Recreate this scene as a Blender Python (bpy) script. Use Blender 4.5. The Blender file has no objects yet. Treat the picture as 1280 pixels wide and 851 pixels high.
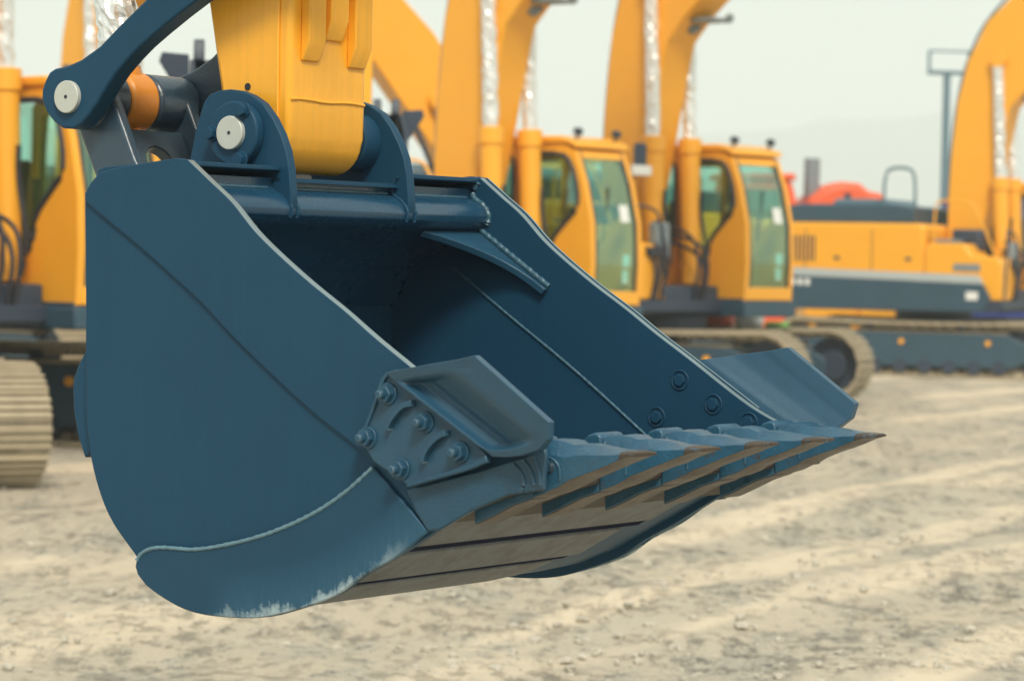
import bpy, bmesh, math, random
from mathutils import Vector, Matrix, noise
random.seed(7)
R = math.radians
scene = bpy.context.scene
col = scene.collection

# ------------------------------------------------------------------ camera
cam_d = bpy.data.cameras.new('camera')
cam = bpy.data.objects.new('camera', cam_d); col.objects.link(cam); scene.camera = cam
cam_d.sensor_width = 36; cam_d.lens = 3600 / 1280 * 36
cam_d.clip_start = 0.2; cam_d.clip_end = 20000
pitch = math.atan(97.5 / 3600); roll = R(1.15)
fw = Vector((0, math.cos(pitch), -math.sin(pitch))); up0 = Vector((0, math.sin(pitch), math.cos(pitch))); r0 = Vector((1, 0, 0))
rt = r0 * math.cos(roll) + up0 * math.sin(roll); up = up0 * math.cos(roll) - r0 * math.sin(roll)
M = Matrix((rt, up, -fw)).transposed().to_4x4(); M.translation = (0, 0, 1.7)
cam.matrix_world = M
cam_d.dof.use_dof = True; cam_d.dof.focus_distance = 6.95; cam_d.dof.aperture_fstop = 5.0

# ------------------------------------------------------------------ light
SUN_EL, SUN_AZ = R(46), R(170)        # azimuth measured clockwise from +Y
world = bpy.data.worlds.new('World'); scene.world = world; world.use_nodes = True
nt = world.node_tree; bg = nt.nodes['Background']
sky = nt.nodes.new('ShaderNodeTexSky'); sky.sky_type = 'NISHITA'; sky.sun_disc = False
sky.sun_elevation = SUN_EL; sky.sun_rotation = SUN_AZ; sky.dust_density = 4.0; sky.air_density = 1.2
veil = nt.nodes.new('ShaderNodeMix'); veil.data_type = 'RGBA'; veil.inputs[0].default_value = 0.87
veil.inputs['B'].default_value = (5.95, 6.5, 5.95, 1)     # high thin overcast over the sky
nt.links.new(sky.outputs[0], veil.inputs['A']); nt.links.new(veil.outputs['Result'], bg.inputs['Color'])
bg.inputs['Strength'].default_value = 0.1
sd = bpy.data.lights.new('sun', 'SUN'); sd.energy = 3.2; sd.angle = R(14); sd.color = (1.0, 0.93, 0.80)
sun = bpy.data.objects.new('sun', sd); col.objects.link(sun)
sv = Vector((math.sin(SUN_AZ) * math.cos(SUN_EL), math.cos(SUN_AZ) * math.cos(SUN_EL), math.sin(SUN_EL)))
sun.rotation_euler = (-sv).to_track_quat('-Z', 'Y').to_euler()
vs = scene.view_settings; vs.view_transform = 'Standard'; vs.look = 'None'; vs.gamma = 1; vs.exposure = 0.27

# ------------------------------------------------------------------ materials
def mat(name, base, rough=0.5, metal=0.0, edge=0.0, edgecol=(0.30, 0.40, 0.44), var=0.12, vscale=6.0, bump=0.0, bscale=60, dust=0.0, dustcol=(0.42, 0.34, 0.22),
        spec=0.5, coat=0.0, wear=None):
    m = bpy.data.materials.new(name); m.use_nodes = True; n = m.node_tree; L = n.links.new
    b = n.nodes['Principled BSDF']; b.inputs['Roughness'].default_value = rough; b.inputs['Metallic'].default_value = metal
    b.inputs['Specular IOR Level'].default_value = spec; b.inputs['Coat Weight'].default_value = coat
    b.inputs['Coat Roughness'].default_value = 0.25
    tc = n.nodes.new('ShaderNodeTexCoord')
    ns = n.nodes.new('ShaderNodeTexNoise'); ns.inputs['Scale'].default_value = vscale; ns.inputs['Detail'].default_value = 6
    ns.inputs['Roughness'].default_value = 0.6
    L(tc.outputs['Object'], ns.inputs['Vector'])
    mx = n.nodes.new('ShaderNodeMix'); mx.data_type = 'RGBA'
    mx.inputs['A'].default_value = (*[c * (1 - var) for c in base], 1); mx.inputs['B'].default_value = (*[min(1, c * (1 + var)) for c in base], 1)
    L(ns.outputs['Fac'], mx.inputs[0]); out = mx.outputs['Result']
    rr = n.nodes.new('ShaderNodeMapRange'); rr.inputs['To Min'].default_value = max(0.03, rough - 0.1); rr.inputs['To Max'].default_value = rough + 0.12
    L(ns.outputs['Fac'], rr.inputs['Value']); L(rr.outputs[0], b.inputs['Roughness'])
    if dust > 0:
        nd = n.nodes.new('ShaderNodeTexNoise'); nd.inputs['Scale'].default_value = vscale * 2.7; nd.inputs['Detail'].default_value = 8
        nd.inputs['Roughness'].default_value = 0.7
        L(tc.outputs['Object'], nd.inputs['Vector'])
        cr = n.nodes.new('ShaderNodeMapRange'); cr.inputs['From Min'].default_value = 0.62 - 0.3 * dust; cr.inputs['From Max'].default_value = 0.85 - 0.2 * dust
        cr.inputs['To Max'].default_value = min(1, dust * 1.2)
        L(nd.outputs['Fac'], cr.inputs['Value'])
        m2 = n.nodes.new('ShaderNodeMix'); m2.data_type = 'RGBA'; m2.inputs['B'].default_value = (*dustcol, 1)
        L(cr.outputs[0], m2.inputs[0]); L(out, m2.inputs['A']); out = m2.outputs['Result']
    if wear: out = wear(n, tc, out)
    if edge > 0:                                     # paint rubbed thin on convex edges
        ge = n.nodes.new('ShaderNodeNewGeometry'); ne = n.nodes.new('ShaderNodeTexNoise'); ne.inputs['Scale'].default_value = 25; ne.inputs['Detail'].default_value = 6
        L(tc.outputs['Object'], ne.inputs['Vector'])
        q = n.nodes.new('ShaderNodeMapRange'); q.inputs['From Min'].default_value = 0.56; q.inputs['From Max'].default_value = 0.66; L(ge.outputs['Pointiness'], q.inputs['Value'])
        qq = n.nodes.new('ShaderNodeMath'); qq.operation = 'MULTIPLY'; L(q.outputs[0], qq.inputs[0])
        nr = n.nodes.new('ShaderNodeMapRange'); nr.inputs['From Min'].default_value = 0.35; nr.inputs['From Max'].default_value = 0.6; nr.inputs['To Min'].default_value = .25 * edge; nr.inputs['To Max'].default_value = edge; L(ne.outputs['Fac'], nr.inputs['Value']); L(nr.outputs[0], qq.inputs[1])
        me_ = n.nodes.new('ShaderNodeMix'); me_.data_type = 'RGBA'; me_.inputs['B'].default_value = (*edgecol, 1); L(qq.outputs[0], me_.inputs[0]); L(out, me_.inputs['A']); out = me_.outputs['Result']
    L(out, b.inputs['Base Color'])
    if bump > 0:
        nb = n.nodes.new('ShaderNodeTexNoise'); nb.inputs['Scale'].default_value = bscale; nb.inputs['Detail'].default_value = 5
        L(tc.outputs['Object'], nb.inputs['Vector'])
        bp = n.nodes.new('ShaderNodeBump'); bp.inputs['Strength'].default_value = bump; bp.inputs['Distance'].default_value = 0.004
        L(nb.outputs['Fac'], bp.inputs['Height']); L(bp.outputs[0], b.inputs['Normal'])
    return m

def math_node(n, op, a, b=None, c=None, clamp=False):
    q = n.nodes.new('ShaderNodeMath'); q.operation = op; q.use_clamp = clamp
    for i, v in enumerate((a, b, c)):
        if v is None: continue
        if isinstance(v, (int, float)): q.inputs[i].default_value = v
        else: n.links.new(v, q.inputs[i])
    return q.outputs[0]

def heel_wear(n, tc, col_in):
    """scraped paint: thin upright scratches along the lower rim of the heel plate"""
    L = n.links.new
    sp = n.nodes.new('ShaderNodeSeparateXYZ'); L(tc.outputs['Object'], sp.inputs[0])
    x, z = sp.outputs[0], sp.outputs[2]
    # rim height: z = 0.62*(x-0.15)^2 - 1.022 fitted to the plate outline
    dx = math_node(n, 'SUBTRACT', x, 0.15)
    rim = math_node(n, 'MULTIPLY_ADD', math_node(n, 'MULTIPLY', dx, dx), 0.806, -1.0230)
    h = math_node(n, 'SUBTRACT', z, rim)
    mp = n.nodes.new('ShaderNodeMapping'); mp.inputs['Scale'].default_value = (95, 1, 15)
    L(tc.outputs['Object'], mp.inputs['Vector'])
    ns = n.nodes.new('ShaderNodeTexNoise'); ns.inputs['Scale'].default_value = 1.0; ns.inputs['Detail'].default_value = 5; ns.inputs['Roughness'].default_value = 0.7
    L(mp.outputs[0], ns.inputs['Vector'])
    hh = math_node(n, 'MULTIPLY', h, 1 / 0.030)                 # 0 at the rim .. 1 above
    xr = math_node(n, 'MULTIPLY', math_node(n, 'SUBTRACT', x, 0.09), 9, clamp=True)
    k = math_node(n, 'SUBTRACT', math_node(n, 'ADD', ns.outputs['Fac'], 0.22), math_node(n, 'MULTIPLY', hh, 0.5))
    brk = n.nodes.new('ShaderNodeTexNoise'); brk.inputs['Scale'].default_value = 14; brk.inputs['Detail'].default_value = 7; brk.inputs['Roughness'].default_value = 0.75
    L(tc.outputs['Object'], brk.inputs['Vector'])
    k = math_node(n, 'ADD', k, math_node(n, 'MULTIPLY', math_node(n, 'SUBTRACT', brk.outputs['Fac'], 0.52), 2.2))
    k = math_node(n, 'MULTIPLY', math_node(n, 'SUBTRACT', k, 0.30), 1.9, clamp=True)
    xe = math_node(n, 'MULTIPLY', math_node(n, 'SUBTRACT', 0.66, x), 6, clamp=True)
    k = math_node(n, 'MULTIPLY', math_node(n, 'MULTIPLY', k, xr), xe); k = math_node(n, 'MULTIPLY', k, 0.62)
    mx = n.nodes.new('ShaderNodeMix'); mx.data_type = 'RGBA'; mx.inputs['B'].default_value = (0.42, 0.52, 0.55, 1)
    L(k, mx.inputs[0]); L(col_in, mx.inputs['A'])
    # broad bluish scuff above the bare rim
    k2 = math_node(n, 'SUBTRACT', 1.25, math_node(n, 'MULTIPLY', hh, 0.33), clamp=True)
    k2 = math_node(n, 'MULTIPLY', math_node(n, 'MULTIPLY', k2, ns.outputs['Fac']), math_node(n, 'MULTIPLY', xr, 0.55))
    m2 = n.nodes.new('ShaderNodeMix'); m2.data_type = 'RGBA'; m2.inputs['B'].default_value = (0.06, 0.17, 0.27, 1)
    L(k2, m2.inputs[0]); L(mx.outputs['Result'], m2.inputs['A'])
    m3 = n.nodes.new('ShaderNodeMix'); m3.data_type = 'RGBA'; m3.inputs['B'].default_value = (0.42, 0.52, 0.55, 1)
    L(k, m3.inputs[0]); L(m2.outputs['Result'], m3.inputs['A'])
    return m3.outputs['Result']

def streaks(amount, dirt=(0.20, 0.22, 0.22), specks=0.5):
    """faint upright brush and run marks, with a few small scuffs"""
    def fn(n, tc, col_in):
        L = n.links.new
        mp = n.nodes.new('ShaderNodeMapping'); mp.inputs['Scale'].default_value = (60, 60, 2.2); L(tc.outputs['Object'], mp.inputs['Vector'])
        a = n.nodes.new('ShaderNodeTexNoise'); a.inputs['Scale'].default_value = 1; a.inputs['Detail'].default_value = 5; a.inputs['Roughness'].default_value = .7; L(mp.outputs[0], a.inputs['Vector'])
        g_ = math_node(n, 'MULTIPLY_ADD', math_node(n, 'SUBTRACT', a.outputs['Fac'], .5), amount, 1.0)
        hs = n.nodes.new('ShaderNodeHueSaturation'); L(g_, hs.inputs['Value']); L(col_in, hs.inputs['Color'])
        b_ = n.nodes.new('ShaderNodeTexNoise'); b_.inputs['Scale'].default_value = 9; b_.inputs['Detail'].default_value = 12; b_.inputs['Roughness'].default_value = .85; L(tc.outputs['Object'], b_.inputs['Vector'])
        k = math_node(n, 'MULTIPLY', math_node(n, 'SUBTRACT', b_.outputs['Fac'], .665), 14, clamp=True)
        k = math_node(n, 'MULTIPLY', k, specks)
        mx = n.nodes.new('ShaderNodeMix'); mx.data_type = 'RGBA'; mx.inputs['B'].default_value = (*dirt, 1)
        L(k, mx.inputs[0]); L(hs.outputs[0], mx.inputs['A']); return mx.outputs['Result']
    return fn

def tooth_wear(n, tc, col_in):
    """bare rusty steel on the tooth point and on its underside"""
    L = n.links.new
    at = n.nodes.new('ShaderNodeAttribute'); at.attribute_name = 'bare'
    ns = n.nodes.new('ShaderNodeTexNoise'); ns.inputs['Scale'].default_value = 28; ns.inputs['Detail'].default_value = 8; ns.inputs['Roughness'].default_value = 0.75
    L(tc.outputs['Object'], ns.inputs['Vector'])
    k = math_node(n, 'ADD', at.outputs['Fac'], math_node(n, 'MULTIPLY', math_node(n, 'SUBTRACT', ns.outputs['Fac'], 0.5), 1.5))
    k = math_node(n, 'MULTIPLY', math_node(n, 'SUBTRACT', k, 0.45), 5, clamp=True)
    L(math_node(n, 'MULTIPLY_ADD', k, -.42, .46), n.nodes['Principled BSDF'].inputs['Specular IOR Level'])
    rust = n.nodes.new('ShaderNodeMix'); rust.data_type = 'RGBA'
    rust.inputs['A'].default_value = (0.032, 0.027, 0.024, 1); rust.inputs['B'].default_value = (0.105, 0.082, 0.064, 1)
    n2 = n.nodes.new('ShaderNodeTexNoise'); n2.inputs['Scale'].default_value = 12; n2.inputs['Detail'].default_value = 6
    L(tc.outputs['Object'], n2.inputs['Vector']); L(n2.outputs['Fac'], rust.inputs[0])
    mx = n.nodes.new('ShaderNodeMix'); mx.data_type = 'RGBA'
    L(k, mx.inputs[0]); L(col_in, mx.inputs['A']); L(rust.outputs['Result'], mx.inputs['B'])
    return mx.outputs['Result']

BLUE = (0.0100, 0.054, 0.106)
PAINT = mat('blue_paint', BLUE, 0.46, var=0.14, vscale=2.5, bump=0.06, bscale=70, spec=0.20, wear=streaks(.22, (0.07, 0.14, 0.19), .6))
PAINTG = mat('glossy_blue_paint', BLUE, 0.27, var=0.2, vscale=6, bump=0.10, bscale=60, spec=0.6, wear=streaks(.2, (0.06, 0.12, 0.16), .3))
HEEL = mat('blue_paint_scraped', BLUE, 0.48, var=0.12, vscale=4, bump=0.10, bscale=45, spec=0.28, wear=heel_wear)
CAST = mat('blue_cast_steel', (0.017, 0.070, 0.126), 0.31, edge=.5, var=0.2, vscale=14, bump=0.22, bscale=320, dust=0.04, dustcol=(0.05, 0.12, 0.17), spec=0.5)
WELD = mat('painted_weld', (0.035, 0.10, 0.15), 0.32, var=0.35, vscale=40, bump=0.5, bscale=160, coat=0.3)
WELDL = mat('highlight_weld', (0.11, 0.21, 0.27), 0.38, var=0.4, vscale=45, bump=0.5, bscale=160)  # lighter base colour stands in for the sky highlight on the bead tops
TOOTH = mat('worn_tooth_steel', (0.020, 0.084, 0.148), 0.30, edge=.6, var=0.4, vscale=22, bump=0.5, bscale=110, dust=0.10, dustcol=(0.11, 0.20, 0.26), wear=tooth_wear)
WORN = mat('scoured_steel', (0.155, 0.17, 0.18), 0.50, var=0.25, vscale=5, bump=0.3, bscale=70, dust=0.6, dustcol=(0.075, 0.068, 0.058), spec=.12)
DARK = mat('dark_link_paint', (0.026, 0.056, 0.090), 0.33, edge=.6, var=0.3, vscale=7, bump=0.35, bscale=90, dust=0.12, dustcol=(0.10, 0.12, 0.13), coat=0.25)
SHROUD = mat('scuffed_lip_casting', (0.016, 0.066, 0.118), 0.38, edge=.4, var=0.3, vscale=18, bump=0.35, bscale=110, wear=tooth_wear)
PIN = mat('pin_face_steel', (0.52, 0.54, 0.50), 0.45, metal=0.15, var=0.08, vscale=30, bump=0.15, bscale=200)
RIM = mat('highlight_plate_edge', (0.17, 0.23, 0.25), 0.38, var=0.2, vscale=30, bump=0.1, bscale=90)  # paler blue grey, the sky's reflection on the front edges put into the colour
YEL = mat('yellow_paint', (0.90, 0.405, 0.022), 0.42, var=0.06, vscale=3, bump=0.10, bscale=30, coat=0.2)
YELS = mat('brushed_yellow_paint', (0.90, 0.415, 0.026), 0.36, var=0.08, vscale=4, bump=0.25, bscale=35, coat=0.2, wear=streaks(.30, (0.62, 0.30, 0.08), .6))
YELD = mat('yellow_cylinder_end', (0.72, 0.27, 0.03), 0.4, var=0.2, vscale=9, bump=0.2, bscale=80)
NAVY = mat('navy_frame_paint', (0.028, 0.045, 0.075), 0.5, var=0.25, vscale=3, dust=0.15, dustcol=(0.10, 0.11, 0.12))
TEAL = mat('slate_blue_panel', (0.030, 0.075, 0.115), 0.45, var=0.15, vscale=2)
STRIPE = mat('pale_stripe', (0.42, 0.47, 0.48), 0.5, var=0.08)
WHITE = mat('white_marking', (0.75, 0.76, 0.74), 0.5, var=0.08)
RUBBER = mat('black_rubber', (0.020, 0.022, 0.032), 0.6, var=0.2)
TRACK = mat('dusty_track_steel', (0.42, 0.355, 0.25), 0.75, var=0.3, vscale=5, dust=0.3, dustcol=(0.20, 0.165, 0.12))
FOIL = mat('crinkled_foil', (0.82, 0.83, 0.82), 0.36, metal=0.7, var=0.1, vscale=20, bump=0.8, bscale=50)
GREY = mat('grey_plastic', (0.20, 0.24, 0.26), 0.5, var=0.15)
RED = mat('red_paint', (0.78, 0.11, 0.03), 0.45, var=0.12)
BLUEP = mat('bright_blue_paint', (0.02, 0.05, 0.30), 0.45, var=0.12)
GREEN = mat('green_cloth', (0.20, 0.42, 0.10), 0.8, var=0.2)
MASTM = mat('mast_blue_grey', (0.12, 0.20, 0.25), 0.5, var=0.15)
SEATM = mat('seat_cloth', (0.03, 0.035, 0.045), 0.8, var=0.2)

def glass_mat():
    m = bpy.data.materials.new('tinted_cab_glass'); m.use_nodes = True; n = m.node_tree; n.nodes.clear(); L = n.links.new
    o = n.nodes.new('ShaderNodeOutputMaterial'); t = n.nodes.new('ShaderNodeBsdfTransparent'); g = n.nodes.new('ShaderNodeBsdfGlossy')
    t.inputs[0].default_value = (0.85, 0.99, 0.95, 1); g.inputs['Color'].default_value = (0.55, 0.95, 0.85, 1); g.inputs['Roughness'].default_value = 0.03
    f = n.nodes.new('ShaderNodeLayerWeight'); f.inputs['Blend'].default_value = 0.5
    p4 = n.nodes.new('ShaderNodeMath'); p4.operation = 'POWER'; p4.inputs[1].default_value = 4.0; L(f.outputs['Facing'], p4.inputs[0])
    a = n.nodes.new('ShaderNodeMath'); a.operation = 'MULTIPLY_ADD'; a.inputs[1].default_value = 0.8; a.inputs[2].default_value = 0.14; a.use_clamp = True
    mx = n.nodes.new('ShaderNodeMixShader'); L(p4.outputs[0], a.inputs[0]); L(a.outputs[0], mx.inputs[0]); L(t.outputs[0], mx.inputs[1]); L(g.outputs[0], mx.inputs[2]); L(mx.outputs[0], o.inputs[0])
    return m
GLASS = glass_mat()

# ------------------------------------------------------------------ mesh helpers
def link(name, me, m, parent=None, smooth=40):
    if m is not None: me.materials.append(m)
    if smooth:
        for p in me.polygons: p.use_smooth = True
        me.set_sharp_from_angle(angle=R(smooth))
    o = bpy.data.objects.new(name, me); col.objects.link(o); o.parent = parent
    return o

def finish(name, bm, m, parent=None, bevel=0.0, seg=2, smooth=40):
    bmesh.ops.recalc_face_normals(bm, faces=bm.faces)
    me = bpy.data.meshes.new(name); bm.to_mesh(me); bm.free()
    o = link(name, me, m, parent, smooth)
    if bevel > 0:
        b = o.modifiers.new('bevel', 'BEVEL'); b.width = bevel; b.segments = seg; b.limit_method = 'ANGLE'; b.angle_limit = R(35); b.harden_normals = False
    return o

def add_prism(bm, pts, w0, w1, f=None):
    """polygon pts (x,z) swept along y from w0 to w1"""
    f = f or (lambda u, w, v: (u, w, v))
    a = [bm.verts.new(f(u, w0, v)) for u, v in pts]; b = [bm.verts.new(f(u, w1, v)) for u, v in pts]
    n = len(pts)
    bm.faces.new(a); bm.faces.new(list(reversed(b)))
    for i in range(n): bm.faces.new((a[i], b[i], b[(i + 1) % n], a[(i + 1) % n]))

def prism(name, pts, w0, w1, m, parent=None, bevel=0.003, seg=2, smooth=35):
    bm = bmesh.new(); add_prism(bm, pts, w0, w1)
    return finish(name, bm, m, parent, bevel, seg, smooth)

def add_box(bm, c, s, rot=None):
    q = bmesh.ops.create_cube(bm, size=1.0)['verts']
    Mx = Matrix.Translation(c) @ (rot if rot else Matrix()) @ Matrix.Diagonal((s[0], s[1], s[2], 1))
    bmesh.ops.transform(bm, matrix=Mx, verts=q); return q

def box(name, c, s, m, parent=None, bevel=0.01, rot=None):
    bm = bmesh.new(); add_box(bm, c, s, rot); return finish(name, bm, m, parent, bevel)

def add_cyl(bm, p0, p1, r0, r1=None, n=32):
    p0, p1 = Vector(p0), Vector(p1); d = p1 - p0
    q = bmesh.ops.create_cone(bm, cap_ends=True, segments=n, radius1=r0, radius2=r0 if r1 is None else r1, depth=d.length)['verts']
    bmesh.ops.transform(bm, matrix=Matrix.Translation((p0 + p1) / 2) @ d.to_track_quat('Z', 'Y').to_matrix().to_4x4(), verts=q); return q

def cyl(name, p0, p1, r, m, parent=None, r1=None, n=32, bevel=0.0):
    bm = bmesh.new(); add_cyl(bm, p0, p1, r, r1, n); return finish(name, bm, m, parent, bevel)

def add_tube(bm, path, r, n=10, wob=0.0, flat=1.0, up_=None, closed=False):
    path = [Vector(p) for p in path]; rings = []
    for i, p in enumerate(path):
        t = (path[min(i + 1, len(path) - 1)] - path[max(i - 1, 0)]).normalized()
        a = (up_ or Vector((0, 0, 1)) if abs(t.z) < 0.95 or up_ else Vector((1, 0, 0))); s = t.cross(a).normalized(); a = s.cross(t).normalized()
        rr = (r[i] if isinstance(r, (list, tuple)) else r)
        ring = []
        for k in range(n):
            th = 2 * math.pi * k / n; q = rr * (1 + wob * random.uniform(-1, 1))
            ring.append(bm.verts.new(p + s * math.cos(th) * q + a * math.sin(th) * q * flat))
        rings.append(ring)
    for i in range(len(rings) - 1):
        for k in range(n): bm.faces.new((rings[i][k], rings[i][(k + 1) % n], rings[i + 1][(k + 1) % n], rings[i + 1][k]))
    bm.faces.new(list(reversed(rings[0]))); bm.faces.new(rings[-1])

def tube(name, path, r, m, parent=None, n=10, wob=0.0, flat=1.0, up_=None):
    bm = bmesh.new(); add_tube(bm, path, r, n, wob, flat, up_); return finish(name, bm, m, parent, smooth=60)

def resample(path, step):
    path = [Vector(p) for p in path]; out = [path[0]]
    for a, b in zip(path, path[1:]):
        k = max(1, int((b - a).length / step))
        for i in range(1, k + 1): out.append(a.lerp(b, i / k))
    return out

def smoothpath(path, it=2):
    for _ in range(it):
        q = [path[0]]
        for a, b in zip(path, path[1:]):
            a, b = Vector(a), Vector(b); q += [a.lerp(b, .25), a.lerp(b, .75)]
        q.append(path[-1]); path = [tuple(p) for p in q]
    return path

def closed_smooth(pts, it=2):
    for _ in range(it):
        q = []
        for i in range(len(pts)):
            a, b = Vector(pts[i]), Vector(pts[(i + 1) % len(pts)]); q += [tuple(a.lerp(b, .25)), tuple(a.lerp(b, .75))]
        pts = q
    return pts

def smooth_outline(pts, corner=26, step=.02):
    """Catmull-Rom through a closed outline, keeping its real corners"""
    n = len(pts); P = [Vector(p) for p in pts]; cor = []
    for i in range(n):
        a = P[i] - P[i - 1]; c = P[(i + 1) % n] - P[i]
        cor.append(a.length > 1e-6 and c.length > 1e-6 and math.degrees(a.angle(c)) > corner)
    out = []
    for i in range(n):
        p1, p2 = P[i], P[(i + 1) % n]; p0 = 2 * p1 - p2 if cor[i] else P[i - 1]; p3 = 2 * p2 - p1 if cor[(i + 1) % n] else P[(i + 2) % n]
        k = max(1, int((p2 - p1).length / step))
        for q in range(k):
            t = q / k
            out.append(tuple(.5 * ((2 * p1) + (p2 - p0) * t + (2 * p0 - 5 * p1 + 4 * p2 - p3) * t * t + (3 * p1 - p0 - 3 * p2 + p3) * t ** 3)))
    return out

def ridge(name, path, hw, w0, w1, m, parent, bevel=.002):
    path = [Vector(p) for p in smoothpath(path, 2)]; lo, hi = [], []
    for i, p in enumerate(path):
        t = (path[min(i + 1, len(path) - 1)] - path[max(i - 1, 0)]).normalized(); q = Vector((-t.y, t.x)) * (hw[0] + (hw[1] - hw[0]) * i / (len(path) - 1))
        lo.append(tuple(p + q)); hi.append(tuple(p - q))
    return prism(name, lo + hi[::-1], w0, w1, m, parent, bevel)

def weld(name, path, r, parent, m=None, flat=1.0):
    """rippled bead"""
    p = resample(smoothpath(path, 2), 0.006)
    rad = [r * (1 + 0.16 * math.sin(i * 1.9) + random.uniform(-.10, .10)) for i in range(len(p))]
    return tube(name, p, rad, m or WELD, parent, n=10, wob=0.06, flat=flat)

def empty(name, loc=(0, 0, 0), rz=0, label=None, cat=None, group=None, kind=None):
    o = bpy.data.objects.new(name, None); col.objects.link(o); o.location = loc; o.rotation_euler = (0, 0, rz)
    tag(o, label, cat, group, kind); return o

def tag(o, label=None, cat=None, group=None, kind=None):
    for k, v in (('label', label), ('category', cat), ('group', group), ('kind', kind)):
        if v: o[k] = v
    return o

def foil_sleeve(name, p0, p1, r, parent, n=26, rings=None):
    """silver foil wrapped loosely round a piston rod"""
    p0, p1 = Vector(p0), Vector(p1); d = (p1 - p0); Lh = d.length; t = d.normalized()
    s = t.cross(Vector((0.3, 1, 0.1))).normalized(); a = s.cross(t)
    k = rings or max(8, int(Lh / (r * 0.33))); bm = bmesh.new(); rr = []
    seed = random.uniform(0, 50)
    for i in range(k + 1):
        c = p0 + d * (i / k); ring = []
        for j in range(n):
            th = 2 * math.pi * j / n
            q = r * (1 + 0.17 * noise.noise(Vector((math.cos(th) * 2.2, math.sin(th) * 2.2, i * 0.33 + seed))) + 0.09 * random.uniform(-1, 1))
            ring.append(bm.verts.new(c + s * math.cos(th) * q + a * math.sin(th) * q + t * random.uniform(-.1, .1) * r))
        rr.append(ring)
    for i in range(k):
        for j in range(n): bm.faces.new((rr[i][j], rr[i][(j + 1) % n], rr[i + 1][(j + 1) % n], rr[i + 1][j]))
    bm.faces.new(rr[0]); bm.faces.new(rr[-1])
    return finish(name, bm, FOIL, parent, smooth=0)

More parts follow.
